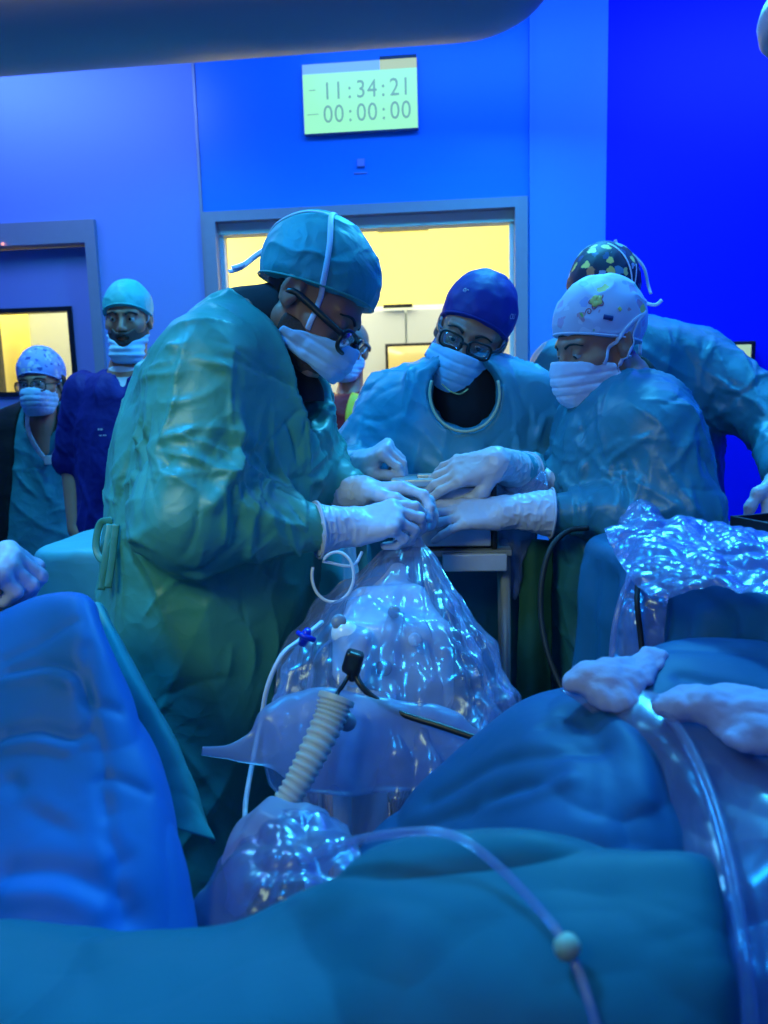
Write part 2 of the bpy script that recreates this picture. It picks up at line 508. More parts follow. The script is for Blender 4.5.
# the room beyond the opening
S('wall_far', M['cream'], (-3.1, 2.2, 6.0, 6.1, 0, CEIL))
S('wall_far_left', M['cream'], (-3.1, -3.0, YW+T, 6.0, 0, CEIL))
S('wall_far_right', M['cream'], (2.1, 2.2, YW+T, 6.0, 0, CEIL))
# frame of the opening
fw = .055
d2 = S('door_2', M['frame'], (ox0, ox0+fw, YW-.03, YW+T+.02, 0, oz), (ox1-fw, ox1, YW-.03, YW+T+.02, 0, oz), (ox0+fw, ox1-fw, YW-.03, YW+T+.02, oz-fw*.8, oz))
V, F = W(ox0+fw, ox1-fw, YW+.02, YW+.10, oz-fw*.8-.05, oz-fw*.8, None)
mesh_obj('sliding_rail', V, F, M['pale'], d2, smooth=False)
for xx in (ox0+fw, ox1-fw-.02):
    V, F = W(xx, xx+.02, YW+.03, YW+.06, 0, oz-fw*.8-.05, None)
    mesh_obj('jamb_seal', V, F, M['pale'], d2, smooth=False)
# left door with its window
yd = YW+.05
V, F = merge(W(dx1-.05, dx1, YW-.025, YW+T, 0, dz1, None), W(dx1-1.07, dx1-.05, YW-.025, YW+T, dz1-.10, dz1, None), W(dx1-1.12, dx1-1.07, YW-.025, YW+T, 0, dz1, None))
d1 = struct(mesh_obj('door_1', V, F, M['frame'], smooth=False))
wr, wt, wb = WY(74, 330, yd)[0], WY(30, 308, yd)[2], WY(30, 396, yd)[2]; wl = wr-.42
V, F = merge(W(dx1-1.06, wl, yd, yd+.04, .01, dz1-.105, None), W(wr, dx1-.052, yd, yd+.04, .01, dz1-.105, None),
             W(wl, wr, yd, yd+.04, wt, dz1-.105, None), W(wl, wr, yd, yd+.04, .01, wb, None))
mesh_obj('door_leaf', V, F, M['door'], d1, smooth=False)
b = .022
V, F = merge(W(wl, wl+b, yd-.012, yd+.05, wb, wt, None), W(wr-b, wr, yd-.012, yd+.05, wb, wt, None), W(wl+b, wr-b, yd-.012, yd+.05, wt-b, wt, None), W(wl+b, wr-b, yd-.012, yd+.05, wb, wb+b, None))
w1 = struct(mesh_obj('window_1', V, F, M['black'], smooth=False))
glass = film('window_glass', (.97, .98, .96), .97, (.8, .8, .7), .02, 2, 0.0)
V, F = W(wl+b, wr-b, yd+.015, yd+.021, wb+b, wt-b, None)
mesh_obj('pane', V, F, glass, w1, smooth=False)
# door closer with a red light
c = WY(6, 242, yd-.05)
cl = mesh_obj('door_closer', *merge(bbox(c+A(-.06, .02, 0), [.22, .03, .018], bev=.006), bbox(c+A(.14, .03, .0), [.06, .016, .008], bev=.003)), M['black'])
tag(cl, 'black door closer with a small red light on the violet door', 'door closer')
mesh_obj('indicator_light', *lathe([(.001, 0), (.007, .001), (.007, .004), (.001, .006)], WY(3, 244, yd-.083), [0, -1, 0], 12), M['led_red'], cl)
# behind the left door window: a pale column
pc = mesh_obj('cupboard', *merge(bbox([WY(66, 350, 5.3)[0]+.12, 5.3, 1.05], [.24, .25, 1.05], bev=.01), bbox([WY(66, 350, 5.3)[0]+.12, 5.04, 1.05], [.22, .012, 1.0], bev=.004)), M['pale'])
tag(pc, 'pale tall cupboard seen through the small door window', 'cupboard')
# white cabinet run and dark-framed screen in the yellow room
zc = WY(430, 304, 5.4)[2]
cab = empty('wall_cupboard', (.1, 5.5, 0)); tag(cab, 'long white cupboard below the yellow wall beyond the doorway', 'cupboard')
xa, xb = WY(300, 300, 5.4)[0]+.1, 1.6
mesh_obj('body', *bbox([(xa+xb)/2, 5.7, zc/2], [(xb-xa)/2, .27, zc/2], bev=.01), M['pale'], cab, smooth=False)
n = 4
for i in range(n):
    w = (xb-xa)/n
    dd = mesh_obj('door', *bbox([xa+w*(i+.5), 5.415, zc/2], [w/2-.008, .012, zc/2-.03], bev=.004), M['pale'], cab, smooth=False)
mesh_obj('handle', *bbox(WY(398, 306, 5.38), [.10, .012, .012], bev=.004), M['black'], cab)
mo = empty('wall_screen', WY(420, 354, 5.3)); tag(mo, 'dark-framed yellow screen beyond the doorway, behind the middle surgeon', 'screen')
c = WY(418, 358, 5.3)
mesh_obj('bezel', *bbox(c, [.22, .02, .10], bev=.006), M['black'], mo)
mesh_obj('screen', *bbox(c+A(0, -.021, -.0), [.20, .002, .08], bev=.0), M['monitor_glow2'], mo)
c = WY(395, 229, 5.0)
tr = mesh_obj('ceiling_rail', *merge(bbox(c+A(.05, 0, 0), [.16, .03, .014], bev=.004), bbox(c+A(.05, 0, .3), [.012, .012, .3], bev=.002)), M['black'])
tag(tr, 'short dark ceiling rail hanging in the yellow room', 'rail')
# ------------------------------------------------------------------ clock
cw, ch = (wx(417, 95)-wx(304, 95)), (wz(360, 61)-wz(360, 130))
cc = WY(360.5, 98.0, YW-.012)
ck = empty('digital_clock', cc+A(0, .012, 0)); tag(ck, 'green lit digital wall clock reading 11:34:21 on the blue wall', 'clock')
mesh_obj('housing', *bbox(cc+A(0, -.004, 0), [cw/2+.003, .0145, ch/2+.003], bev=.004), M['frame'], ck)
yf = cc[1]-.0205
sc = mesh_obj('screen', *bbox(cc+A(0, -.0195, -ch*.07), [cw/2, .001, ch/2*.86], bev=0), M['clock_screen'], ck, smooth=False)
mesh_obj('header_band', *bbox(cc+A(-cw*.16, -.0195, ch*.43), [cw*.34, .001, ch*.07], bev=0), M['clock_glow'], ck, smooth=False)
mesh_obj('date_band', *bbox(cc+A(cw*.34, -.0195, ch*.43), [cw*.16, .001, ch*.07], bev=0), M['clock_glow2'], ck, smooth=False)
mesh_obj('shade_strip', *bbox(cc+A(cw*.34, -.018, ch*.5+.008), [cw*.16, .004, .006], bev=0), M['black'], ck, smooth=False)
tz = ch*.37; x0 = cc[0]-cw*.335; pitch = cw*.785/8
for body, zz in (('11:34:21', -ch*.02), ('00:00:00', -ch*.355)):
    for k, chh in enumerate(body):
        V, F = text_mesh(chh, tz, [0, 0, 0], [1, 0, 0], [0, 0, 1])
        w0, w1 = V[:, 0].min(), V[:, 0].max(); V = V*A(.86, 1, .98)
        V = V+A(x0+pitch*(k+.5)-(w0+w1)/2*.86, yf-.0012, cc[2]+zz)
        if chh != ':': mesh_obj('digit', V, F, M['digit'], ck, smooth=False); continue
        zm = (V[:, 2].min()+V[:, 2].max())/2
        for up in (True, False):
            idx = np.where((V[:, 2] > zm) == up)[0]; mp = {int(a): b for b, a in enumerate(idx)}
            mesh_obj('colon_dot', V[idx], [tuple(mp[int(i)] for i in f) for f in F if int(f[0]) in mp], M['digit'], ck, smooth=False)
for zz, ww in ((ch*.16, .022), (-ch*.19, .035)):
    mesh_obj('marker_dash', *bbox([cc[0]-cw*.42, yf-.001, cc[2]+zz-.01], [ww*.7, .0008, .0016], bev=0), M['digit'], ck, smooth=False)
# sensor under the clock
c = WY(361, 163, YW-.006)
sw = mesh_obj('wall_sensor', *bbox(c, [.017, .006, .017], bev=.003), M['door'])
tag(sw, 'tiny dark square sensor on the wall beneath the clock', 'sensor')
mesh_obj('caption_strip', *bbox(c+A(-.004, .004, -.042), [.03, .0015, .003], bev=0), M['door'], sw)
# monitor on the right wall
mo = empty('wall_monitor', WY(735, 356, YW-.03)); tag(mo, 'small black-framed monitor with pale green screen on deep blue wall', 'monitor')
c = WY(733, 356, YW-.03)
mesh_obj('bezel', *bbox(c, [.085, .03, .062], bev=.006), M['black'], mo)
mesh_obj('screen', *bbox(c+A(-.004, -.031, 0), [.068, .002, .046], bev=0), M['monitor_glow'], mo)
# ------------------------------------------------------------------ equipment arm across the top of the picture
def boom(pts, rw, rh, name, label, cat):
    path = spline(pts, 30)
    def fn(p):
        d = None
        s = rcone(p*A(1, 1, rw/rh)+0, path[0]*A(1, 1, rw/rh), path[-1]*A(1, 1, rw/rh), rw, rw)
        return s*rh/rw
    lo = path.min(0)-rw*1.3; hi = path.max(0)+rw*1.3
    return isomesh(fn, lo, hi, .012)
bl, br = P(-190, 22, .80), P(462, -26, .80)
V, Q = boom([bl, br], .10, .052, '', '', '')
arm = empty('ceiling_boom', br+A(-.4, .1, .03))
tag(arm, 'grey rounded equipment boom hanging across the top of the room', 'boom')
mesh_obj('arm_housing', relax(V, Q, 3), Q, M['boom'], arm)
mesh_obj('drop_tube', *tube(spline([bl+A(.2, 0, .03), bl+A(.2, 0, .6), A(bl[0]+.2, bl[1], CEIL-.01)], 8), .045, 20), M['boom'], arm)
mesh_obj('joint_cover', *lathe([(.01, -.07), (.07, -.07), (.075, 0), (.07, .06), (.01, .07)], bl+A(.2, 0, .05), [0, 0, 1], 24), M['frame'], arm)
c = P(452, 12, .80)+A(0, -.085, 0)
mesh_obj('cover_screw', *lathe([(.001, 0), (.010, 0), (.009, .004), (.001, .005)], c, [0, -1, 0], 14), M['frame'], arm)
lc = P(812, 20, 1.1)
lp = empty('surgical_lamp', lc); tag(lp, 'round grey lamp head cut off by the top right corner', 'lamp')
mesh_obj('lamp_head', *lathe([(.01, -.03), (.06, -.03), (.068, -.02), (.072, 0), (.068, .02), (.03, .035), (.01, .04)], lc, [.1, .2, 1], 32), M['boom'], lp)
mesh_obj('suspension_tube', *tube([lc+A(0, 0, .03), lc+A(.02, .02, .5), A(lc[0]+.02, lc[1]+.02, CEIL-.01)], .02, 14), M['frame'], lp)

# ------------------------------------------------------------------ lights
def area(name, loc, target, size, col, power, sy=None, spread=None):
    l = bpy.data.lights.new(name, 'AREA'); l.color = col; l.energy = power; l.size = size
    if sy: l.shape = 'RECTANGLE'; l.size_y = sy
    if spread: l.spread = math.radians(spread)
    o = bpy.data.objects.new(name, l); COL.objects.link(o); o.location = loc
    o.rotation_euler = (Vector(target)-Vector(loc)).to_track_quat('-Z', 'Y').to_euler()
    return o
area('ceiling_panel_light', (.35, 2.5, 2.95), (.15, 1.5, 0.8), .38, (.05, .54, .95), 60, .28)
area('ceiling_panel_light', (-1.0, .9, 2.95), (-.5, 1.0, 0.8), .4, (.01, .34, .98), 18, .3, 100)
area('ceiling_panel_light', (1.2, 1.3, 2.95), (.6, 1.3, 0.8), .4, (.02, .36, .95), 10, .3, 110)
area('ceiling_panel_light', (-1.45, 2.25, 2.95), (-1.2, 2.5, 1.0), .4, (.10, .60, .95), 13, .3, 120)
area('fill_light', (-.95, -.45, 2.25), (-.28, 1.45, 1.2), .7, (.72, 1.0, .55), 2.2, .6, 62)  # added green-tinted fill, narrowed to the tall surgeon's gown
area('fill_light', (.55, -.8, 2.5), (.3, 1.6, 1.2), 1.0, (.34, .72, .95), .8, .7, 100)  # added weak blue fill from the front, no known source
area('ceiling_wash_light', (-1.9, 2.9, 2.98), (-1.5, 3.6, 1.8), 1.2, (.16, .33, 1.0), 21, .3)
area('ceiling_wash_light', (.0, 2.9, 2.98), (.0, 3.6, 1.6), 1.4, (.03, .20, 1.0), 13, .3)
area('ceiling_wash_light', (1.6, 2.8, 2.98), (1.5, 3.6, 1.5), 1.4, (.06, .20, 1.0), 30, .3)
area('yellow_room_light', (-.2, 4.9, 2.98), (-.2, 5.2, 0), 2.4, (1.0, .94, .66), 72, 1.6)
area('yellow_room_light', (-2.2, 5.0, 2.9), (-2.2, 5.3, 0), .8, (1.0, .93, .62), 70, .8)
w = bpy.data.worlds.new('dim_blue'); bpy.context.scene.world = w; w.use_nodes = True
w.node_tree.nodes['Background'].inputs[0].default_value = (.03, .12, .5, 1); w.node_tree.nodes['Background'].inputs[1].default_value = .03
# ------------------------------------------------------------------ camera
cd = bpy.data.cameras.new('camera'); cam = bpy.data.objects.new('camera', cd); COL.objects.link(cam)
cd.sensor_fit = 'AUTO'; cd.sensor_width = 36; cd.lens = F_PX/1024*36
cd.clip_start = .02
mw = Matrix(((RGT[0], UPV[0], -FWD[0], CAM[0]), (RGT[1], UPV[1], -FWD[1], CAM[1]), (RGT[2], UPV[2], -FWD[2], CAM[2]), (0, 0, 0, 1)))
cam.matrix_world = mw
cd.dof.use_dof = True; cd.dof.focus_distance = 1.42; cd.dof.aperture_fstop = 5.0
sc_ = bpy.context.scene; sc_.camera = cam
sc_.view_settings.view_transform = 'Standard'; sc_.view_settings.look = 'None'; sc_.view_settings.gamma = 1; sc_.view_settings.use_curve_mapping = False
sc_.view_settings.exposure = 0.0
sc_.cycles.use_denoising = True; sc_.cycles.max_bounces = 10; sc_.cycles.transparent_max_bounces = 16
sc_.cycles.sample_clamp_indirect = 4
# ------------------------------------------------------------------ people: shared anatomy
skin = plain('skin', (.43, .185, .125), .45, var=.08, scale=60, bump=.08, sss=.15)
skin_dark = plain('skin_tanned', (.38, .17, .115), .45, var=.08, scale=60, bump=.08, sss=.12)
M['hair'] = plain('dark_hair', (.018, .012, .012), .55, var=.4, scale=200, bump=.4)
M['beard'] = plain('beard_stubble', (.075, .045, .038), .7, var=.5, scale=260, bump=.5)
M['eye'] = plain('eye_white', (.40, .38, .38), .25, var=.02)
M['iris'] = plain('dark_iris', (.03, .018, .012), .2, var=.2)
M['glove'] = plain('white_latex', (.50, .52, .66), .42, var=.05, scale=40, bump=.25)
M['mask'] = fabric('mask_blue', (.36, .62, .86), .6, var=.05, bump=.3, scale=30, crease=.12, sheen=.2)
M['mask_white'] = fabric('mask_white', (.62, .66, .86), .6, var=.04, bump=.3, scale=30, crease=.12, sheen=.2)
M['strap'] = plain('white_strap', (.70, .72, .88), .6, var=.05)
M['gown_green'] = fabric('green_gown', (.060, .30, .25), .42, var=.12, scale=18, crease=.34, spec=.5)
M['gown_teal'] = fabric('blue_lit_gown', (.060, .29, .40), .42, var=.12, scale=17, crease=.30, spec=.5)  # bluer than the green gown: stronger blue light put into the base colour
M['gown_blue'] = fabric('blue_teal_gown', (.026, .18, .27), .42, var=.12, scale=17, crease=.36, spec=.55)
M['collar_black'] = fabric('black_jersey', (.010, .010, .016), .8, var=.2, scale=30, crease=.1)
M['lens'] = film('spectacle_lens', (.88, .90, .94), .99, (.2, .2, .3), .04, 2, 0.0)
M['gold'] = plain('gold_chain', (.75, .52, .22), .3, metal=.9, var=.1)

LID = [.0030, -.0045]
def head_sdf(q):
    """skin of a head in its own axes: x to the person's right, y forward, z up, eyes near z = 0"""
    ax = q*A(1, 1, 1); s = np.abs(q[:, 0]); m = np.stack([s, q[:, 1], q[:, 2]], 1)
    d = ell(m, (0, -.012, .045), (.076, .099, .090))
    d = smin(d, ell(m, (0, .026, -.028), (.062, .070, .088)), .03)
    d = smin(d, rcone(m, (.054, -.004, -.050), (.012, .072, -.100), .020, .018), .025)
    d = smin(d, rcone(m, (0, .082, -.098), (.010, .080, -.100), .018, .016), .02)      # chin
    d = smin(d, rcone(m, (.040, .064, -.026), (.054, .046, -.020), .020, .018), .02)     # cheek bone
    d = smin(d, rcone(m, (.008, .092, .024), (.046, .074, .024), .011, .010), .014)      # brow
    d = smax(d, -ell(m, (.031, .103, .002), (.019, .020, .013)), .010)                  # socket
    d = smin(d, np.maximum(ell(m, (.031, .081, .002), (.0145, .0145, .0145)), -(m[:, 2]-LID[0])), .003)   # upper lid
    d = smin(d, np.maximum(ell(m, (.031, .081, .001), (.0142, .0142, .0142)), (m[:, 2]-LID[1])), .003)
    d = smin(d, rcone(m, (0, .094, .012), (0, .119, -.034), .008, .0115), .010)        # nose
    d = smin(d, ell(m, (.011, .108, -.037), (.009, .011, .008)), .008)
    d = smax(d, -ell(m, (.007, .113, -.045), (.004, .005, .004)), .003)
    d = smin(d, rcone(m, (0, .101, -.062), (.022, .090, -.066), .006, .003), .006)       # lips
    d = smin(d, rcone(m, (0, .099, -.073), (.020, .089, -.069), .007, .003), .006)
    d = smax(d, -rcone(m, (0, .108, -.0675), (.024, .094, -.0675), .0018, .001), .003)
    e = ell(m, (.079, -.012, -.004), (.010, .020, .033))                                # ear
    e = smin(e, rcone(m, (.083, -.026, .016), (.084, -.026, -.008), .006, .005), .008)
    e = smax(e, -ell(m, (.090, -.008, .000), (.008, .011, .018)), .005)
    e = smin(e, rcone(m, (.080, -.004, -.030), (.081, -.006, -.024), .006, .006), .008)
    return smin(d, e, .006)

def head_smooth(q):
    m = np.stack([np.abs(q[:, 0]), q[:, 1], q[:, 2]], 1)
    d = ell(m, (0, -.012, .045), (.076, .099, .090))
    d = smin(d, ell(m, (0, .026, -.028), (.062, .070, .088)), .03)
    d = smin(d, rcone(m, (.054, -.004, -.050), (.012, .072, -.100), .020, .018), .03)
    return smin(d, ell(m, (0, .098, -.035), (.020, .026, .040)), .04)

class Head:
    def __init__(s, o, f, up, sc=.94):
        s.o = np.asarray(o, float); s.R = frame(f, up); s.s = sc
    def loc(s, p): return ((p-s.o)@s.R)/s.s
    def w(s, q): return s.o+(np.asarray(q, float)*s.s)@s.R.T
    def field(s, fn): return lambda p: fn(s.loc(p))*s.s
    def skin(s, p):
        b = np.linalg.norm(p-s.o, axis=1)-.17
        d = np.array(b); n = b < .03
        if n.any(): d[n] = head_sdf(s.loc(p[n]))*s.s
        return d

def person(name, label, head, fn, lo, hi, base, m=skin, h=.0045):
    """one continuous body surface: head, neck, trunk, limbs"""
    def body(p): return smin(head.skin(p), fn(p), .016)
    V, Q = isomesh(body, lo, hi, h)
    V = relax(V, Q, 1, .35)
    o = mesh_obj('person', V, Q, m, origin=base)
    tag(o, label, 'person'); return o

def part_sdf(name, head, fn, m, parent, h=.003, ext=.17, it=1, disp=None):
    f = head.field(fn)
    V, Q = isomesh(f, head.o-ext, head.o+ext, h)
    V = relax(V, Q, it, .4)
    if disp is not None: V = V+normals(V, Q)*disp(head.loc(V))[:, None]
    return mesh_obj(name, V, Q, m, parent)

def eyes(head, par, look=(0, 1, -.15)):
    look = unit(look)
    for s in (-1, 1):
        c = np.array([s*.031, .081, .001]); r = .0128
        pr = [(r*math.sin(a), r*math.cos(a)) for a in np.linspace(math.pi-.02, .05, 14)]
        V, F = lathe(pr, c, look, 16)
        e = mesh_obj('eye', head.w(V), F, M['eye'], par)
        pr = [((r+.0004)*math.sin(a), (r+.0004)*math.cos(a)) for a in np.linspace(.46, .03, 6)]
        V, F = lathe(pr, c, look, 16); mesh_obj('iris', head.w(V), F, M['iris'], e)

def brows(head, par, m=None, th=.0035):
    for s in (-1, 1):
        pts = spline([(s*.014, .101, .020), (s*.030, .096, .0265), (s*.050, .076, .021)], 14)
        pts = snap(pts, head_sdf, .0005)
        V, F = tube(pts, np.linspace(th*1.1, th*.5, 14), 8, flat=.6, nrm=A(0, 1, 0))
        mesh_obj('eyebrow', head.w(V), F, m or M['hair'], par)

def cap_field(front=.062, back=-.035, puff=.010, top=0.0, bulge=0.0):
    def fn(q):
        d = ell(q, (0, -.012-bulge*.3, .047+top*.5), (.076+puff, .100+puff+bulge*.4, .091+puff+top))
        d = smin(d, ell(q, (0, -.03-bulge, .055), (.075+puff*.6, .085+puff, .080+puff)), .03)
        sl = (front-back)/.2
        pl = back+(q[:, 1]+.1)*sl+.010*np.sin(np.clip((q[:, 1]+.02)*16, -1.5, 1.5))*0-q[:, 2]
        return smax(d, pl, .006)
    return fn

def cap_edge(fn_cap, front, back, n=64, r=.0035):
    """the turned hem of a cap, a ring lying on its cut edge"""
    sl = (front-back)/.2; pts = []
    for a in np.linspace(0, 2*math.pi, n, endpoint=False):
        p = np.array([math.sin(a)*.12, -.012+math.cos(a)*.14, 0.0])
        pts.append(p)
    pts = np.array(pts)
    lo, hi = np.zeros(n), np.ones(n); c = np.array([0, -.012, 0.])
    z = lambda p: np.column_stack([p[:, 0], p[:, 1], back+(p[:, 1]+.1)*sl+.004])
    for _ in range(24):
        mid = (lo+hi)/2; q = z(c+(pts-c)*mid[:, None]); ins = fn_cap(q) < .001
        lo = np.where(ins, mid, lo); hi = np.where(ins, hi, mid)
    return z(c+(pts-c)*lo[:, None])

def mask_field(low=-.128, up=-.008, back=.018, puff=.006, tilt=.42, wide=0.0):
    def fn(q):
        d = smin(head_smooth(q)-.005-puff*.3, ell(q, (0, .084, -.062), (.050, .046+puff, .068)), .03)
        d = smin(d, ell(q, (0, .05, -.10), (.05, .045, .032)), .03)
        if wide: d = smin(d, ell(q, (0, .056, -.066), (.066+wide, .046, .050)), .02)
        d = smax(d, q[:, 2]-(up+(q[:, 1]-.118)*tilt), .005)
        d = smax(d, -(q[:, 1]-back-(q[:, 2]+.06)*.18), .006)
        return smax(d, low-q[:, 2], .008)
    return fn

def mask_pleats(q):
    z = q[:, 2]
    w = np.zeros(len(q))
    for zc in (-.045, -.068, -.090): w += np.exp(-((z-zc-.15*(q[:, 1]-.1)**1)/.0035)**2)
    return -.0022*w+.0012*vnoise(q*70, 3)

def strap(head, pts, fn, par, r=.003, off=.002, n=40, m=None, name='strap'):
    p = snap(spline(pts, n), fn, off)
    g = grad(fn, p)
    V, F = tube(p, r, 8, flat=.3, nrm=g/np.linalg.norm(g, axis=1)[:, None])
    return mesh_obj(name, head.w(V), F, m or M['strap'], par)

def glasses(head, par, m, w=.026, hgt=.017, y=.108, z=-.004, r=.0022, lens=True, tilt=.0):
    g = None
    for s in (-1, 1):
        a = np.linspace(0, 2*math.pi, 40, endpoint=False)
        c = np.sign(np.cos(a))*np.abs(np.cos(a))**.55; sn = np.sign(np.sin(a))*np.abs(np.sin(a))**.6
        x = s*.034+c*w; zz = z+sn*hgt
        yy = y-.010*(np.abs(x)/.06)**2+tilt*(zz-z)
        V, F = tube(np.stack([x, yy, zz], 1), r, 8, closed=True)
        if g is None: g = [(V, F)]
        else: g.append((V, F))
        if s == 1: pass
    x = np.linspace(-.012, .012, 9); g.append(tube(np.stack([x, y+.002-x*0, z+.006-(x/.012)**2*.003], 1), r*1.1, 8))
    gl = mesh_obj('spectacle_frame', *((lambda t: (head.w(t[0]), t[1]))(merge(*g))), m, par)
    for s in (-1, 1):
        pts = spline([(s*(.034+w), y-.010, z+.006), (s*.075, .07, z+.008), (s*.083, .0, z+.010), (s*.083, -.02, z-.004)], 16)
        V, F = tube(pts, r*1.5, 8, flat=.6, nrm=A(s, .2, 0)); mesh_obj('temple', head.w(V), F, m, gl)
        if lens:
            a = np.linspace(0, 2*math.pi, 28, endpoint=False)
            V = [(s*.034+.0*1, y-.003, z)]
            ring = np.stack([s*.034+np.sign(np.cos(a))*np.abs(np.cos(a))**.55*(w-.001), y-.010*((s*.034+np.cos(a)*w)/.06)**2, z+np.sign(np.sin(a))*np.abs(np.sin(a))**.6*(hgt-.001)], 1)
            V = np.concatenate([[(s*.034, y-.0015, z)], ring, [(s*.034, y-.003, z)], ring-A(0, .0015, 0)])
            F = [(0, 1+k, 1+(k+1) % 28) for k in range(28)]+[(29, 30+(k+1) % 28, 30+k) for k in range(28)]+[(1+k, 30+k, 30+(k+1) % 28, 1+(k+1) % 28) for k in range(28)]
            mesh_obj('lens', head.w(V), F, M['lens'], gl)
    return gl

# ------------------------------------------------------------------ hands
FING = [(.027, .088, (.043, .026, .022), .0098), (.009, .094, (.047, .029, .023), .0100), (-.010, .090, (.043, .027, .022), .0096), (-.027, .081, (.034, .021, .020), .0086)]

def hand_field(wrist, ydir, zdir, side=1, curls=((20, 25, 15),)*4, spread=(6, 1, -4, -10), thumb=((.026, .022, -.006), (.048, .048, -.016), (.056, .078, -.022), (.054, .102, -.024)), s=1.0, fat=1.0, arm=None, arm_r=(.030, .036)):
    """palm, four jointed fingers and a thumb; local +x is the thumb side, +y along the hand, +z the back"""
    y = unit(ydir); z = np.asarray(zdir, float); z = unit(z-y*(z@y)); x = np.cross(y, z)*side
    R = np.stack([x, y, z], 1); o = np.asarray(wrist, float)
    fing = []
    for (bx, by, ls, r), cu, sp in zip(FING, curls, spread):
        p = np.array([bx, by, 0.0]); pts = [p]; rs = [r*1.08*fat]; a = 0.0; t = math.radians(sp)
        for l, c_, rr in zip(ls, cu, (1.0, .9, .78)):
            a += math.radians(c_)
            p = p+l*np.array([math.sin(t)*math.cos(a), math.cos(t)*math.cos(a), -math.sin(a)]); pts.append(p); rs.append(r*rr*fat)
        fing.append((pts, rs))
    th = [np.array(t, float) for t in thumb]
    def loc(p): return ((p-o)@R)/s
    def fn(p):
        q = loc(p); b = np.linalg.norm(q-A(0, .07, -.01), axis=1)-.17
        d = np.array(b); n = b < .03
        if n.any():
            u = q[n]; e = None
            for pts, rs in fing:
                c_ = rcone(u*A(1, 1, 1), (pts[0][0]*.55, .012, -.002), pts[0], .0145*fat, .0125*fat)
                e = c_ if e is None else smin(e, c_, .014)
            e = smin(e, rcone(u, (.020, .020, -.012), (.022, .058, -.010), .014*fat, .011*fat), .016)
            e = smin(e, rcone(u, (-.022, .022, -.010), (-.024, .060, -.008), .013*fat, .010*fat), .016)
            f = None
            for pts, rs in fing:
                c_ = chain(u, pts, rs, .004)
                f = c_ if f is None else smin(f, c_, .0015)
            e = smin(e, f, .006)
            t_ = chain(u, th, [.0155*fat, .0135*fat, .0112*fat, .0092*fat], .008)
            e = smin(e, t_, .007)
            d[n] = e
        d = d*s
        if arm is not None:
            d = smin(d, rcone(p, o+y*.006, arm, arm_r[0], arm_r[1]), .02)
        return d
    pts_w = [o+R@(np.asarray(k)*s) for ps, _ in fing for k in ps]+[o+R@(t*s) for t in th]+[o]+([np.asarray(arm, float)] if arm is not None else [])
    pw = np.array(pts_w)
    return fn, pw.min(0)-.05, pw.max(0)+.05, (lambda q: o+(np.asarray(q, float)*s)@R.T)

def glove(par, wrist, ydir, zdir, cuff_end, cuff_r=(.031, .042), h=.0024, name='glove', m=None, wr=1.0, **k):
    fn, lo, hi, tw = hand_field(wrist, ydir, zdir, arm=cuff_end, arm_r=cuff_r, **k)
    ax = unit(np.asarray(cuff_end, float)-np.asarray(wrist, float)); L = np.linalg.norm(np.asarray(cuff_end, float)-np.asarray(wrist, float))
    def g(p):
        t = (p-np.asarray(wrist, float))@ax
        return smax(fn(p), t-L, .003)
    V, Q = isomesh(g, lo, hi, h)
    V = relax(V, Q, 1, .35)
    t = (V-np.asarray(wrist, float))@ax
    N = normals(V, Q)
    w = np.clip((t+.05)/.06, 0.15, 1)
    d = .0022*wr*w*(ridge(aniso(V, ax, 55, .45), 5, 2)-.35)+.0009*vnoise(V*90, 8)
    V = V+N*d[:, None]
    o = mesh_obj(name, V, Q, m or M['glove'], par)
    # rolled hem of the cuff
    e = np.asarray(cuff_end, float)-ax*.003; u = unit(np.cross(ax, [.2, .4, .9])); v = np.cross(ax, u)
    a = np.linspace(0, 2*math.pi, 40, endpoint=False)
    rr = cuff_r[1]+.0012+.0012*np.sin(a*5)
    ring = e+(np.cos(a)*rr)[:, None]*u+(np.sin(a)*rr)[:, None]*v
    mesh_obj('cuff_hem', *tube(ring, .0022, 8, closed=True), m or M['glove'], o)
    return o

# ------------------------------------------------------------------ gowns
def warp(V, k=.03, f=5.0, seed=31):
    return V+k*np.stack([vnoise(V*f, seed), vnoise(V*f, seed+1), vnoise(V*f, seed+2)], 1)

def crease(V, pts, w, h, n=30):
    path = spline(pts, n); lo, hi = path.min(0)-3*w, path.max(0)+3*w
    d = np.full(len(V), 9.0); m = ((V > lo) & (V < hi)).all(1)
    if m.any():
        X = V[m]; b = np.full(len(X), 9.0)
        for i in range(n-1):
            b = np.minimum(b, rcone(X, path[i], path[i+1], 0, 0))
        d[m] = b
    return h*np.exp(-(d/w)**2)

def sleeve_folds(V, pts, amp=.008, seed=0, freq=16, reach=.14):
    """rings and slanting folds gathered round a bent arm"""
    o = np.zeros(len(V))
    for i in range(len(pts)-1):
        a, b = np.asarray(pts[i], float), np.asarray(pts[i+1], float); ax = unit(b-a)
        t = (V-a)@ax/np.linalg.norm(b-a); r = np.linalg.norm(V-a-np.outer((V-a)@ax, ax), axis=1)
        w = np.clip(1-np.abs(t-.5)*1.6, 0, 1)*np.clip((reach-r)/.04, 0, 1)
        sl = ax+np.array([.35, -.2, .45])*(1 if (i+seed) % 2 else -1)
        Wv = warp(V, .02, 9, seed+3)
        sl2 = np.cross(unit(sl), unit(np.array([.3, -.8, .5])))
        o += w*amp*(1.5*(ridge(aniso(Wv, sl2, freq, 4), seed+i, 2.2)-.3)+.8*(ridge(aniso(Wv, unit(sl2+.5*ax), freq*1.6, 5), seed+i+7, 3)-.2))
    return o

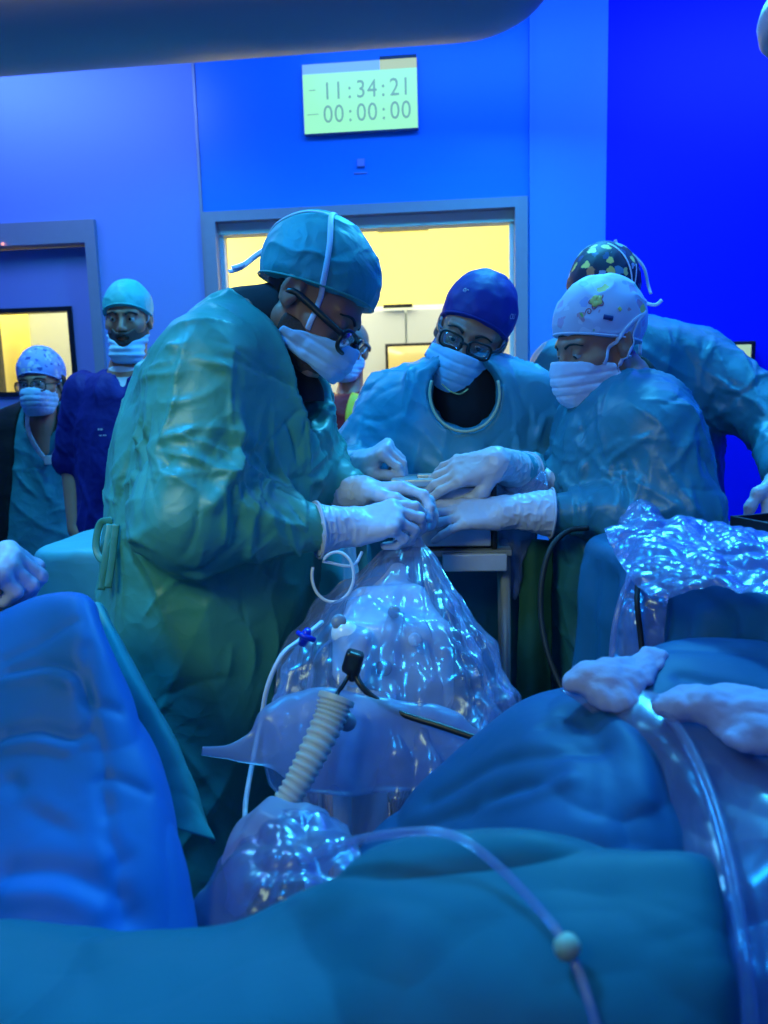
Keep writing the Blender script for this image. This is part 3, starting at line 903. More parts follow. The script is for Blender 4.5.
def surface_creases(V, Q, N, arms, n_arm, n_body, seed, vert=(0, 0, 1), foci=(), w=(.0045, .0095), hh=(.004, .0095)):
    """many short sharp creases that run over the cloth: across and along the sleeves, down the body, fanning out of gathered points"""
    from mathutils.kdtree import KDTree
    rng = np.random.default_rng(seed); kd = KDTree(len(V))
    for i, v in enumerate(V): kd.insert(v, i)
    kd.balance()
    out = np.zeros(len(V)); jobs = []
    segs = [(np.asarray(a[i], float), np.asarray(a[i+1], float)) for a in arms for i in range(len(a)-1)]
    for a, b in segs:
        ax = unit(b-a)
        for _ in range(n_arm):
            t = rng.beta(1.6, 1.3) if (a is segs[0][0]) else rng.uniform(.05, .95)
            o = a+(b-a)*t+unit(rng.normal(size=3))*.12
            jobs.append((o, ax, rng.choice([.2, .9, 1.3, 1.5])*rng.choice([-1, 1]), rng.uniform(.05, .15)))
    vi = rng.integers(0, len(V), n_body)
    for i in vi: jobs.append((V[i], unit(np.asarray(vert, float)), rng.normal(0, .45), rng.uniform(.06, .22)))
    for f, k in foci:
        for _ in range(k): jobs.append((np.asarray(f, float)+rng.normal(0, .02, 3), None, f, rng.uniform(.10, .26)))
    for o, ax, ang, L in jobs:
        _, i, _ = kd.find(o); p = V[i]; d0 = unit(rng.normal(size=3)); path = [p]; turn = rng.normal(0, .05)
        for s in range(int(L/.011)):
            n = N[i]
            if ax is not None:
                t = ax-n*(ax@n); t = t/(np.linalg.norm(t)+1e-6); c = np.cross(n, t); d = t*math.cos(ang+turn*s)+c*math.sin(ang+turn*s)
            else: d = d0
            d = d-n*(d@n); d /= np.linalg.norm(d)+1e-6
            _, i, _ = kd.find(p+d*.011); p = p+d*.011; p = .5*p+.5*V[i]; path.append(p)
        path = np.array(path); m_ = len(path)
        if m_ < 4: continue
        ww = rng.uniform(*w); h0 = rng.uniform(*hh)*rng.choice([1, 1, -.7])
        lo, hi = path.min(0)-4*ww, path.max(0)+4*ww; mk = np.where(((V > lo) & (V < hi)).all(1))[0]
        if not len(mk): continue
        X = V[mk]; e = np.zeros(len(X))
        for k in range(m_-1):
            dd = rcone(X, path[k], path[k+1], 0, 0)
            e = np.maximum(e, math.sin(math.pi*(k+.7)/(m_+.4))*np.exp(-dd/ww)*np.clip(4-dd/ww, 0, 1))
        out[mk] += h0*e
    return np.clip(out, -.010, .012)

def gown_mesh(fn, lo, hi, par, m, h=.006, amp=.010, seed=0, arms=(), creases=(), vert=(0, 0, 1), name='gown', freq=7, zfade=None, ncr=(14, 50), foci=()):
    V, Q = isomesh(fn, lo, hi, h)
    V = relax(V, Q, 2, .5)
    N = normals(V, Q)
    X = warp(V, .035, 4.5, seed+40)
    d = amp*(.9*(ridge(aniso(X, vert, freq, 4.5), seed+1, 1.8)-.4)+.7*(ridge(aniso(X, unit(np.asarray(vert)+A(.6, .2, 0)), freq*1.7, 5), seed+2, 3)-.2)+.7*(ridge(aniso(X, unit(np.asarray(vert)+A(-.9, .2, 0)), freq*1.5, 5), seed+6, 4)-.15)+.3*vnoise(V*11, seed+5)
             +.55*crumple(aniso(X, vert, 8, 2.2), seed+8, 2))
    f = 1.0
    if len(arms):
        near = np.full(len(V), 9.0)
        for a in arms:
            for i in range(len(a)-1): near = np.minimum(near, rcone(V, a[i], a[i+1], 0, 0))
        f = np.clip((near-.06)/.10, .25, 1)
    d = d*f
    for k, a in enumerate(arms): d = d+sleeve_folds(V, a, amp*.45, seed+11*k)
    for pts, w, hh in creases: d = d+crease(V, pts, w, hh)
    if len(arms):
        for a in arms:
            d = d*np.clip((np.linalg.norm(V-np.asarray(a[-1]), axis=1)-.045)/.05, .12, 1)
    if ncr: d = d+surface_creases(V, Q, N, arms, ncr[0], ncr[1], seed, vert, foci)
    for a in arms: d = np.where(np.linalg.norm(V-np.asarray(a[-1]), axis=1) < .06, np.minimum(d, .0), d)
    V = V+N*d[:, None]
    V = relax(V, Q, 1, .12)
    return mesh_obj(name, V, Q, m, par)

def rows_from(pix, Y, ry):
    """silhouette rows (v, uL, uR[, ry]) of an upright figure on the plane Y -> ellipses"""
    out = []
    for r in pix:
        v, ul, ur = r[:3]; a, b = WY(ul, v, Y), WY(ur, v, Y); c = (a+b)/2
        out.append((c[2], c[0], Y, abs(b[0]-a[0])/2, r[3] if len(r) > 3 else ry))
    return out

def ribbon(par, name, pts, w, m, nrm, n=30, flat=.18, closed=False):
    return mesh_obj(name, *tube(spline(pts, n, closed), w, 8, flat=flat, nrm=nrm, closed=closed), m, par)

def simple_legs(base, yaw, h=.85, sep=.11, r=.075):
    c, s = math.cos(yaw), math.sin(yaw)
    side = A(c, s, 0); fw = A(-s, c, 0)
    def fn(p):
        d = None
        for k in (-1, 1):
            hip = base+side*k*sep*.8+A(0, 0, h); ank = base+side*k*sep+A(0, 0, .08)
            e = chain(p, [hip, (hip+ank)/2+fw*.015, ank], [r*1.15, r*.78, r*.5], .03)
            e = smin(e, rcone(p, ank+A(0, 0, -.035), ank+fw*.16+A(0, 0, -.048), .042, .03), .02)
            d = e if d is None else smin(d, e, .01)
        return smax(d, .002-p[:, 2], .004)
    return fn

M['scrub_trousers'] = fabric('scrub_trousers', (.05, .22, .26), .7, crease=.2)
M['clog'] = plain('white_clog', (.5, .5, .52), .5)

def trousers(par, base, yaw, h=.85, sep=.11, r=.075, m=None):
    c, s = math.cos(yaw), math.sin(yaw); side = A(c, s, 0); fw = A(-s, c, 0)
    for k in (-1, 1):
        hip = base+side*k*sep*.8+A(0, 0, h); ank = base+side*k*sep+A(0, 0, .08)
        leg = lambda p: smax(chain(p, [hip, (hip+ank)/2+fw*.015, ank], [r*1.25, r*.95, r*.80], .03), .06-p[:, 2], .004)
        V, Q = isomesh(leg, np.minimum(hip, ank)-.16, np.maximum(hip, ank)+.16, .012)
        V = V+normals(V, Q)*(.006*vnoise(V*9, 4))[:, None]
        mesh_obj('trouser_leg', V, Q, m or M['scrub_trousers'], par)
        sh = lambda p: smax(smin(rcone(p, ank+A(0, 0, -.03)-fw*.02, ank+fw*.17+A(0, 0, -.045), .050, .040), ell(p, ank+fw*.05+A(0, 0, -.03), (.05, .05, .05)), .02), .001-p[:, 2], .004)
        V, Q = isomesh(sh, ank-.28, ank+.28, .009); mesh_obj('shoe', V, Q, M['clog'], par)
# ================================================================== tall surgeon in green, seen from the side
def surgeon_green():
    Y = 1.45
    LID[:] = [-.004, -.006]
    H = Head(P(311, 303, 1.40), A(.76, -.18, -.66), A(.62, .04, .79), .955)
    base = A(*WY(205, 500, Y)[:2], 0)
    rows = rows_from([(296, 216, 262, .09), (310, 202, 282, .14), (334, 176, 303, .185), (375, 146, 321, .215), (420, 124, 332, .22), (470, 117, 331, .22), (530, 113, 318, .225), (560, 114, 315, .225),
                      (600, 114, 314, .235), (680, 120, 310, .245), (760, 124, 308, .25), (840, 122, 306, .27), (930, 124, 304, .27)], Y, .22)
    neck0, neck1 = H.w((0, -.03, -.05)), P(256, 322, 1.42)
    sh = WY(206, 370, 1.27); el = WY(193, 516, 1.20); wr = P(344, 527, 1.33)
    shf = WY(262, 368, 1.60); elf = WY(308, 478, 1.57); wrf = P(360, 492, 1.47)
    legs = simple_legs(base, -math.pi/2, .80)
    fr = sorted(rows)
    def body(p):
        d = chain(p, [neck0, neck1, neck1+A(-.02, 0, -.10)], [.052, .060, .075], .02)
        d = smin(d, zloft(p, [(z, x, y, max(rx-.045, .03), max(ry-.05, .03)) for z, x, y, rx, ry in rows if z > .75]), .03)
        for a in ((sh, el, wr), (shf, elf, wrf)):
            d = smin(d, chain(p, a, [.055, .045, .020], .02), .03)
        return smin(d, legs(p), .04)
    lo = A(base[0]-.36, .95, 0); hi = A(base[0]+.62, 2.0, 1.75)
    o = person('person', 'surgeon in long green gown and teal cap, bending over in profile', H, body, lo, hi, base, h=.005)
    ce = P(322, 529, 1.315)
    arms = [(sh, el, ce), (shf, elf, wrf-unit(wrf-elf)*.05)]
    def gown(p):
        d = zloft(p, rows)
        hole = chain(p, [neck0, neck1, neck1+A(0, 0, -.02)], [.062, .060, .05], .02); hole = smin(hole, rcone(p, neck1, P(312, 392, 1.40), .072, .066), .03)
        n = rcone(p, sh, el, .088, .086); n = smin(n, rcone(p, el, ce, .086, .038), .04)
        d = smin(d, n, .055)
        n = smin(rcone(p, shf, elf, .095, .075), rcone(p, elf, wrf-unit(wrf-elf)*.05, .075, .047), .04)
        d = smin(d, n, .05)
        return smax(d, -hole, .012)
    cr = []
    def C(w, h, *uv):    # folds gathered towards the waist tie and the elbow
        cr.append(([P(u, v, d) for u, v, d in uv], w, h))
    C(.012, .012, (112, 535, 1.30), (150, 548, 1.24), (200, 572, 1.22), (262, 590, 1.24))
    C(.010, -.010, (112, 545, 1.30), (150, 575, 1.23), (190, 620, 1.21), (215, 680, 1.20))
    C(.010, .011, (110, 540, 1.32), (130, 600, 1.26), (150, 680, 1.23), (165, 760, 1.22))
    C(.010, .010, (108, 532, 1.32), (118, 505, 1.30), (122, 470, 1.28), (128, 440, 1.27))
    C(.012, -.012, (135, 425, 1.24), (142, 470, 1.20), (148, 520, 1.18))
    C(.012, .014, (232, 410, 1.22), (240, 450, 1.21), (226, 480, 1.19), (212, 505, 1.17))
    C(.009, .010, (262, 400, 1.28), (250, 440, 1.25), (238, 470, 1.22))
    C(.008, .009, (180, 478, 1.10), (215, 488, 1.12), (250, 492, 1.18), (282, 505, 1.22))
    C(.008, .009, (172, 500, 1.10), (210, 508, 1.12), (250, 512, 1.16), (300, 520, 1.24))
    C(.009, -.009, (176, 490, 1.10), (214, 498, 1.11), (252, 502, 1.16))
    C(.009, .009, (195, 540, 1.11), (230, 548, 1.14), (262, 540, 1.20), (272, 515, 1.22))
    C(.008, .008, (165, 420, 1.14), (200, 455, 1.12), (232, 486, 1.14))
    C(.007, .007, (170, 345, 1.24), (195, 360, 1.20), (222, 366, 1.20), (240, 372, 1.2))
    C(.007, .006, (180, 335, 1.26), (205, 345, 1.23), (232, 352, 1.22))
    C(.012, .012, (298, 590, 1.27), (285, 660, 1.24), (280, 740, 1.23))
    C(.010, .010, (240, 640, 1.21), (215, 700, 1.20), (190, 760, 1.20))
    g = gown_mesh(gown, A(base[0]-.40, .95, .30), A(base[0]+.55, 2.0, 1.62), o, M['gown_green'], .0043, .008, 3, arms, cr, freq=6, ncr=(40, 110), foci=[(P(110, 532, 1.30), 12), (P(240, 470, 1.20), 8), (P(190, 345, 1.24), 6)])
    trousers(o, base, -math.pi/2, .80)
    # collar binding and dark undershirt
    a = np.linspace(0, 2*math.pi, 40, endpoint=False)
    nk = neck1+A(.0, 0, -.008); ax = unit(neck0-neck1); u = unit(np.cross(ax, [0, 1, 0])); v = np.cross(ax, u)
    und = lambda p: smin(smax(rcone(p, neck1-ax*.05, neck0, .067, .060), (p-neck1)@ax-.070, .006), rcone(p, neck1-ax*.03, P(292, 398, 1.42), .060, .06), .03)
    V, Q = isomesh(und, neck1-.15, neck1+.15, .004); mesh_obj('undershirt', V, Q, M['collar_black'], o)
    # waist tie with its loop and tails
    wt = P(107, 527, 1.40)
    for pts in ([(112, 520, 1.33), (100, 524, 1.34), (96, 548, 1.34), (104, 560, 1.33), (114, 540, 1.32)], [(110, 524, 1.33), (106, 552, 1.32), (101, 590, 1.32)], [(116, 524, 1.31), (112, 560, 1.31), (108, 588, 1.31)]):
        ribbon(g, 'waist_tie', [P(*q) for q in pts], .0062, M['gown_green'], A(.4, -1, 0))
    ring = []
    for t in np.linspace(0, 2*math.pi, 60, endpoint=False):
        zz = P(200, 532, 1.45)[2]; cx = WY(211, 532, Y)[0]
        ring.append(A(cx+.206*math.cos(t), Y+.232*math.sin(t), zz+.006*math.sin(3*t)))
    # cap
    cf = cap_field(.060, -.022, .013, .006, .012)
    def cap_d(q): return .004*(ridge(aniso(warp(q, .01, 20, 5), (0, .7, .7), 26, 3), 4, 1.6)-.4)
    cap = part_sdf('surgical_cap', H, cf, fabric('cap_teal', (.05, .33, .36), .5, scale=26, crease=.35), o, .003, .18, 1, cap_d)
    e = cap_edge(cf, .060, -.022)
    mesh_obj('cap_hem', *(lambda t: (H.w(t[0]), t[1]))(tube(e, .0024, 8, closed=True)), M['gown_green'], cap)
    # hair at the nape and beard
    part_sdf('hair', H, lambda q: smax(head_sdf(q)-.006, np.maximum(np.maximum(q[:, 1]+.040, q[:, 2]-.02), -.062-q[:, 2]), .004), M['hair'], o, .003, .15)
    part_sdf('beard', H, lambda q: smax(head_smooth(q)-.0030, np.maximum.reduce([q[:, 2]+.036-(q[:, 1]-.03)*.2, -q[:, 1]+.002, -.13-q[:, 2]]), .006), M['beard'], o, .003, .15)
    eyes(H, o, (0, .9, -.35)); brows(H, o)
    mf = mask_field(-.092, -.016, .012, .010, .45)
    mk = part_sdf('face_mask', H, mf, M['mask'], o, .0028, .16, 1, mask_pleats)
    sf = lambda q: np.minimum(np.minimum(cf(q), head_sdf(q)), mf(q))
    strap(H, [(.064, .052, -.040), (.078, .046, -.005), (.088, .030, .04), (.088, -.005, .10), (.055, -.048, .14), (.01, -.065, .15)], sf, mk, .0052, .0015)
    strap(H, [(.045, -.052, .145), (.045, -.088, .125), (.035, -.112, .08), (.01, -.125, .045)], sf, mk, .0045, .0015)
    t0 = H.w((.01, -.128, .043))
    for du, dv in ((0, 0), (-3, 4)):
        V, F = tube(spline([t0, P(256+du, 255+dv, 1.39), P(244+du, 264+dv, 1.39), P(232+du, 268+dv, 1.38)], 20), .0045, 8, flat=.3, nrm=A(0, -1, .3))
        mesh_obj('tie_tail', V, F, M['strap'], mk)
    glasses(H, o, M['black'], .030, .020, .122, -.014, .0042, tilt=-.15)
    # gloves
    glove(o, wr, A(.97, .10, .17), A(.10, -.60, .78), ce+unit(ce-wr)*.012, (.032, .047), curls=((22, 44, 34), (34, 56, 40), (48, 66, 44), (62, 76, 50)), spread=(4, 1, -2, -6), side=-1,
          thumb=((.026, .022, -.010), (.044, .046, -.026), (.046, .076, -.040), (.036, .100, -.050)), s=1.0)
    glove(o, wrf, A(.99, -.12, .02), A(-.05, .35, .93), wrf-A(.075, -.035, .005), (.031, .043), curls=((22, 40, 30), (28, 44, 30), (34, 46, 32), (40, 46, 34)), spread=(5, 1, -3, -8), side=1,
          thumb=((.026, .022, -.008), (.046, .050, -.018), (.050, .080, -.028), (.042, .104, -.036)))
    return o
surgeon_green()
# ================================================================== surgeon behind the metal box, facing the camera
def surgeon_middle():
    Y = 1.84
    LID[:] = [-.002, -.006]
    H = Head(P(471, 335, 1.80), A(-.14, -.94, -.25), A(.38, -.20, .91), .98)
    base = A(*WY(452, 500, Y)[:2], 0)
    rows = rows_from([(352, 428, 505, .07), (362, 408, 522, .10), (376, 386, 538, .12), (392, 372, 548, .13), (420, 364, 548, .14), (470, 366, 540, .14), (530, 368, 536, .135), (600, 368, 538, .135), (700, 366, 540, .14), (790, 366, 540, .14)], Y, .14)
    neck0, neck1 = H.w((0, -.02, -.06)), P(462, 372, 1.87)
    shr = WY(388, 402, Y); elr = WY(356, 470, 1.80); wrr = P(360, 470, 1.66)
    shl = WY(534, 400, Y); ell_ = WY(552, 494, 1.84); wrl = P(500, 461, 1.52)
    legs = simple_legs(base, 0+math.pi, .82)
    def body(p):
        d = chain(p, [neck0, neck1, neck1+A(0, 0, -.10)], [.052, .060, .07], .02)
        d = smin(d, zloft(p, [(z, x, y, max(rx-.05, .03), max(ry-.075, .03)) for z, x, y, rx, ry in rows if .75 < z < P(460, 400, 1.84)[2]]), .03)
        for a in ((shr, elr, wrr), (shl, ell_, wrl)): d = smin(d, chain(p, a, [.052, .044, .020], .02), .03)
        return smin(d, legs(p), .04)
    o = person('person', 'surgeon in dark blue cap and light blue gown, leaning over the metal box', H, body, A(base[0]-.42, 1.4, 0), A(base[0]+.42, 2.15, 1.75), base, h=.005)
    arms = [(shr, elr, wrr-unit(wrr-elr)*.01), (shl, ell_, wrl-unit(wrl-ell_)*.10)]
    def gown(p):
        d = zloft(p, rows)
        for a, b, c in arms:
            d = smin(d, smin(rcone(p, a, b, .072, .068), rcone(p, b, c, .068, .044), .035), .045)
        neck = ell(p, P(465, 393, 1.71), (.080, .12, .088)); neck = smin(neck, chain(p, [neck0, neck1], [.075, .072], .02), .03)
        return smax(d, -neck, .008)
    cr = []
    def C(w, h, *uv): cr.append(([P(u, v, d) for u, v, d in uv], w, h))
    C(.009, .008, (412, 372, 1.74), (404, 400, 1.69), (402, 440, 1.67), (404, 480, 1.67))
    C(.008, .008, (366, 392, 1.72), (392, 384, 1.71), (416, 372, 1.74))
    C(.008, .007, (508, 372, 1.74), (524, 392, 1.72), (534, 420, 1.72))
    C(.009, .008, (500, 392, 1.70), (496, 430, 1.67), (500, 462, 1.67))
    C(.009, -.008, (380, 410, 1.72), (372, 450, 1.72)); C(.009, .009, (545, 400, 1.74), (536, 440, 1.72), (520, 458, 1.70))
    g = gown_mesh(gown, A(base[0]-.40, 1.4, .28), A(base[0]+.42, 2.15, 1.5), o, M['gown_teal'], .006, .007, 13, arms, cr, freq=7, ncr=(30, 80), foci=[(P(420, 372, 1.74), 6), (P(512, 372, 1.74), 6)])
    trousers(o, base, math.pi, .82)
    # black jersey in the neckline with the gown's pale binding
    V, Q = isomesh(lambda p: smin(ell(p, P(465, 397, 1.825), (.100, .095, .125)), rcone(p, neck1, neck1+(neck0-neck1)*.7, .068, .060), .03), P(464, 390, 1.82)-.2, P(464, 390, 1.82)+.2, .005)
    mesh_obj('black_jersey', V, Q, M['collar_black'], o)
    f = lambda p: gown(p)
    ring = spline([P(465-35.5*math.sin(t), 393+39*math.cos(t), 1.66) for t in np.linspace(-1.9, 1.9, 40)], 70)
    for _ in range(60): ring = ring+A(0, 1, 0)*np.clip(smin(zloft(ring, rows), rcone(ring, shr, shl, .07, .07), .045), -.03, .03)[:, None]*.6
    mesh_obj('neck_binding', *tube(ring, .0034, 8), plain('cream_binding', (.55, .48, .30), .6), g)
    ch = spline([P(442, 384, 1.70), P(450, 391, 1.68), P(460, 394, 1.68), P(468, 389, 1.69)], 30)
    mesh_obj('necklace', *tube(ch, .0016, 8), M['gold'], o)
    cf = cap_field(.058, -.030, .008, .002, .004)
    capm = fabric('cap_navy_blue', (.008, .012, .22), .6, crease=.25)
    cap = part_sdf('surgical_cap', H, cf, capm, o, .003, .17, 1, lambda q: .0022*vnoise(q*40, 3))
    e = cap_edge(cf, .058, -.030)
    mesh_obj('cap_hem', *(lambda t: (H.w(t[0]), t[1]))(tube(e, .0026, 8, closed=True)), capm, cap)
    for side, body_, zz in ((1, 'or', .098), (-1, 'OLI', .075)):
        # small white lettering printed on both temples of the cap, following its curve
        V, F = text_mesh(body_, .017, [0, 0, 0], [1, 0, 0], [0, 0, 1], .0004)
        ang = math.radians(44 if side > 0 else -58)
        c = np.array([math.sin(ang)*.2, math.cos(ang)*.2, zz]); nrm = np.array([math.sin(ang), math.cos(ang), 0]); xd = np.array([-math.cos(ang), math.sin(ang), 0])
        q = c+V[:, :1]*xd+(V[:, 2:3])*A(0, 0, 1)
        lo_, hi_ = np.zeros(len(q)), np.ones(len(q))*.2
        t = np.full(len(q), .0)
        for _ in range(40): t = t+np.maximum(cf(q-nrm*t[:, None])-.0012, -.01)*.9
        mesh_obj('lettering', H.w(q-nrm*t[:, None]), F, M['strap'], cap)
    bow = H.w((-.01, -.115, -.02))
    ribbon(cap, 'cap_tie', [P(498, 372, 1.86), P(503, 368, 1.80), P(512, 374, 1.77), P(500, 373, 1.78)], .009, capm, A(0, -1, .2))
    ribbon(cap, 'cap_tie', [P(446, 330, 1.92), P(434, 348, 1.88), P(428, 358, 1.82)], .012, capm, A(.3, -1, .2))
    eyes(H, o, (0, .85, -.5)); brows(H, o)
    mf = mask_field(-.122, -.020, .012, .016, .25, .016)
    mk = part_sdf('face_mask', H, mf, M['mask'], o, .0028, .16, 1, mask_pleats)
    sf = lambda q: np.minimum(head_smooth(q), np.minimum(head_sdf(q), mf(q)))
    for s in (-1, 1):
        strap(H, [(s*.060, .050, -.040), (s*.075, .020, -.015), (s*.081, -.004, .030), (s*.082, -.03, .02)], sf, mk, .0024, .0015, name='ear_loop')
        strap(H, [(s*.050, .045, -.085), (s*.07, .015, -.065), (s*.079, -.022, -.03)], sf, mk, .0022, .0015, name='ear_loop')
    glasses(H, o, M['black'], .027, .018, .114, -.004, .0026)
    wrx = wrr+A(0, 0, .01)
    glove(o, wrx, A(.72, -.50, .45), A(-.35, -.35, .85), wrx-A(.035, -.050, .012), (.030, .040), curls=((74, 40, 25), (80, 44, 28), (86, 48, 30), (90, 50, 32)), side=1,
          thumb=((.026, .022, -.010), (.044, .050, -.024), (.042, .076, -.044), (.030, .092, -.062)), s=.94)
    glove(o, wrl, A(-.93, -.08, -.20), A(-.12, -.74, .66), wrl+unit(ell_-wrl)*.135, (.029, .049), curls=((14, 18, 12), (18, 20, 14), (22, 24, 14), (24, 28, 16)), spread=(4, 0, -5, -10), side=1 if False else -1,
          thumb=((.026, .022, -.010), (.044, .050, -.028), (.044, .078, -.042), (.034, .100, -.052)), s=.98)
    return o
surgeon_middle()

# ================================================================== woman in white floral cap, three quarter view
def surgeon_woman():
    Y = 1.67
    H = Head(P(598, 345, 1.60), A(-.86, -.42, -.28), A(-.22, -.12, .96), .875)
    base = A(*WY(635, 500, Y)[:2], 0)
    rows = rows_from([(366, 612, 655, .06), (376, 592, 676, .10), (396, 574, 686, .14), (430, 560, 699, .16), (480, 553, 708, .165), (540, 550, 711, .15), (620, 546, 716, .15), (720, 545, 718, .15), (800, 545, 718, .15)], Y, .17)
    neck0, neck1 = H.w((0, -.03, -.05)), P(632, 386, 1.68)
    shn = WY(652, 430, 1.55); eln = WY(677, 512, 1.51); wrn = P(508, 511, 1.50)
    shf = WY(594, 420, 1.74); elf = WY(576, 492, 1.74); wrf = P(541, 482, 1.64)
    legs = simple_legs(base, math.pi/2, .80)
    def body(p):
        d = chain(p, [neck0, neck1, neck1+A(0, 0, -.10)], [.046, .052, .06], .02)
        d = smin(d, zloft(p, [(z, x, y, max(rx-.035, .03), max(ry-.035, .03)) for z, x, y, rx, ry in rows if z > .75]), .03)
        for a in ((shn, eln, wrn), (shf, elf, wrf)): d = smin(d, chain(p, a, [.048, .040, .019], .02), .03)
        return smin(d, legs(p), .04)
    o = person('person', 'surgeon in white floral cap with one gloved hand held out flat', H, body, A(base[0]-.50, 1.28, 0), A(base[0]+.40, 2.05, 1.62), base, h=.005)
    ce = P(549, 513, 1.50)
    arms = [(shn, eln, ce), (shf, elf, wrf+A(.03, .02, 0))]
    def gown(p):
        d = zloft(p, rows)
        n = smin(rcone(p, shn, eln, .086, .080), rcone(p, eln, ce, .076, .036), .04); d = smin(d, n, .045)
        n = smin(rcone(p, shf, elf, .075, .062), rcone(p, elf, wrf+A(.03, .03, 0), .058, .04), .04); d = smin(d, n, .04)
        hole = chain(p, [neck0, neck1, neck1+A(-.02, -.02, -.03)], [.060, .062, .05], .02); hole = smin(hole, rcone(p, neck1, P(600, 405, 1.62), .058, .04), .02)
        return smax(d, -hole, .010)
    cr = []
    def C(w, h, *uv): cr.append(([P(u, v, d) for u, v, d in uv], w, h))
    C(.010, .010, (640, 385, 1.58), (614, 420, 1.54), (592, 455, 1.54), (570, 490, 1.53))
    C(.009, .009, (610, 412, 1.54), (588, 440, 1.54), (568, 465, 1.54))
    C(.010, -.010, (650, 420, 1.50), (630, 446, 1.50), (616, 470, 1.50))
    C(.008, .009, (700, 470, 1.50), (668, 484, 1.46), (632, 486, 1.46), (618, 470, 1.49))
    C(.008, .008, (690, 510, 1.46), (650, 520, 1.45), (610, 516, 1.46)); C(.007, .008, (640, 506, 1.45), (612, 498, 1.46), (590, 500, 1.47))
    C(.007, .007, (600, 522, 1.46), (580, 512, 1.46), (572, 500, 1.47))
    C(.007, .007, (640, 395, 1.56), (668, 402, 1.53), (690, 425, 1.52)); C(.006, -.006, (640, 405, 1.55), (662, 412, 1.53), (680, 432, 1.51))
    g = gown_mesh(gown, A(base[0]-.36, 1.28, .28), A(base[0]+.40, 2.05, 1.48), o, M['gown_blue'], .0052, .008, 23, arms, cr, freq=7, ncr=(36, 80), foci=[(P(615, 470, 1.50), 8), (P(690, 420, 1.52), 6)])
    trousers(o, base, math.pi/2, .80)
    ax = unit(neck0-neck1)
    V, Q = isomesh(lambda p: smax(rcone(p, neck1-ax*.05, neck0, .063, .056), (p-neck1)@ax-.035, .006), neck1-.15, neck1+.15, .004); mesh_obj('undershirt', V, Q, M['collar_black'], o)
    cf = cap_field(.052, -.030, .010, .006, .010)
    capm = patterned('cap_white_floral', (.54, .54, .76), [(.75, .60, .18), (.62, .62, .85), (.55, .35, .60), (.30, .50, .42), (.66, .66, .86), (.60, .30, .40), (.66, .66, .86), (.35, .40, .75)], 34, .6, .36)
    cap = part_sdf('surgical_cap', H, cf, capm, o, .003, .17, 1, lambda q: .003*(ridge(warp(q, .01, 20, 3)*22, 7)-.4))
    e = cap_edge(cf, .052, -.030)
    mesh_obj('cap_hem', *(lambda t: (H.w(t[0]), t[1]))(tube(e, .0026, 8, closed=True)), M['mask_white'], cap)
    # embroidered flower, curl and dark label on the side of the cap facing the camera
    def decal(name, pts, r, m, closed=False, n=40):
        p = snap(spline(np.asarray(pts)*A(-1, 1, 1), n, closed), cf, .0006); gr = grad(cf, p)
        mesh_obj(name, *(lambda t: (H.w(t[0]), t[1]))(tube(p, r, 8, flat=.35, nrm=gr/np.linalg.norm(gr, axis=1)[:, None], closed=closed)), m, cap)
    red = plain('red_thread', (.55, .10, .16), .6); yel = plain('yellow_thread', (.80, .62, .16), .6); nav = plain('navy_label', (.03, .04, .20), .5)
    fl = [(.070, .030+.017*(1+.22*math.sin(5*t))*math.cos(t), .108+.017*(1+.22*math.sin(5*t))*math.sin(t)) for t in np.linspace(0, 2*math.pi, 30, endpoint=False)]
    decal('flower_outline', fl, .0013, red, True, 80)
    fl = [(.070, .030+.009*(1+.22*math.sin(5*t))*math.cos(t), .108+.009*(1+.22*math.sin(5*t))*math.sin(t)) for t in np.linspace(0, 2*math.pi, 30, endpoint=False)]
    decal('flower_petals', fl, .0055, yel, True, 80)
    decal('curl', [(.07, .056+.010*(1-t/9)*math.cos(t), .090+.010*(1-t/9)*math.sin(t)) for t in np.linspace(0, 8, 24)], .0010, red)
    decal('leaf', [(.07, .082, .098), (.07, .078, .090), (.07, .079, .084)], .003, plain('leaf_thread', (.25, .50, .12), .6)); decal('leaf', [(.08, -.012, .076), (.08, -.015, .068)], .004, yel)
    decal('label', [(.08, .028, .068), (.08, .018, .063), (.08, .008, .058)], .0055, nav)
    part_sdf('hair', H, lambda q: smax(head_sdf(q)-.005, np.maximum.reduce([q[:, 1]+.036, q[:, 2]-.03, -.075-q[:, 2]]), .004), M['hair'], o, .003, .15)
    part_sdf('hairline', H, lambda q: smax(head_sdf(q)-.0025, np.maximum(.036-q[:, 2]+(q[:, 1]-.05)*.22, -(q[:, 1]-.0)), .003), M['hair'], o, .003, .15)
    eyes(H, o, (0, .85, -.5)); brows(H, o)
    mf = mask_field(-.128, -.006, .014, .010, .34)
    mk = part_sdf('face_mask', H, mf, M['mask_white'], o, .0028, .16, 1, mask_pleats)
    sf = lambda q: np.minimum(np.minimum(cf(q), head_sdf(q)), mf(q))
    strap(H, [(-.062, .046, -.030), (-.078, .022, -.002), (-.090, -.012, .022), (-.094, -.050, .040), (-.07, -.085, .045)], sf, mk, .0048, .0015)
    strap(H, [(-.050, .040, -.088), (-.075, .010, -.050), (-.086, -.028, -.010), (-.092, -.055, .030), (-.07, -.088, .048)], sf, mk, .0048, .0015)
    for pts in ([P(632, 312, 1.66), P(640, 303, 1.70), P(655, 305, 1.70), P(662, 300, 1.70)], [P(634, 318, 1.66), P(640, 335, 1.69), P(640, 355, 1.70)]):
        mesh_obj('tie_tail', *tube(spline(pts, 16), .004, 8, flat=.3, nrm=A(0, -1, .2)), M['strap'], mk)
    mesh_obj('earring', *lathe([(.001, 0), (.003, .001), (.003, .003), (.001, .004)], H.w((-.088, -.012, -.036)), H.R@A(-1, 0, 0), 12), M['steel'], o)
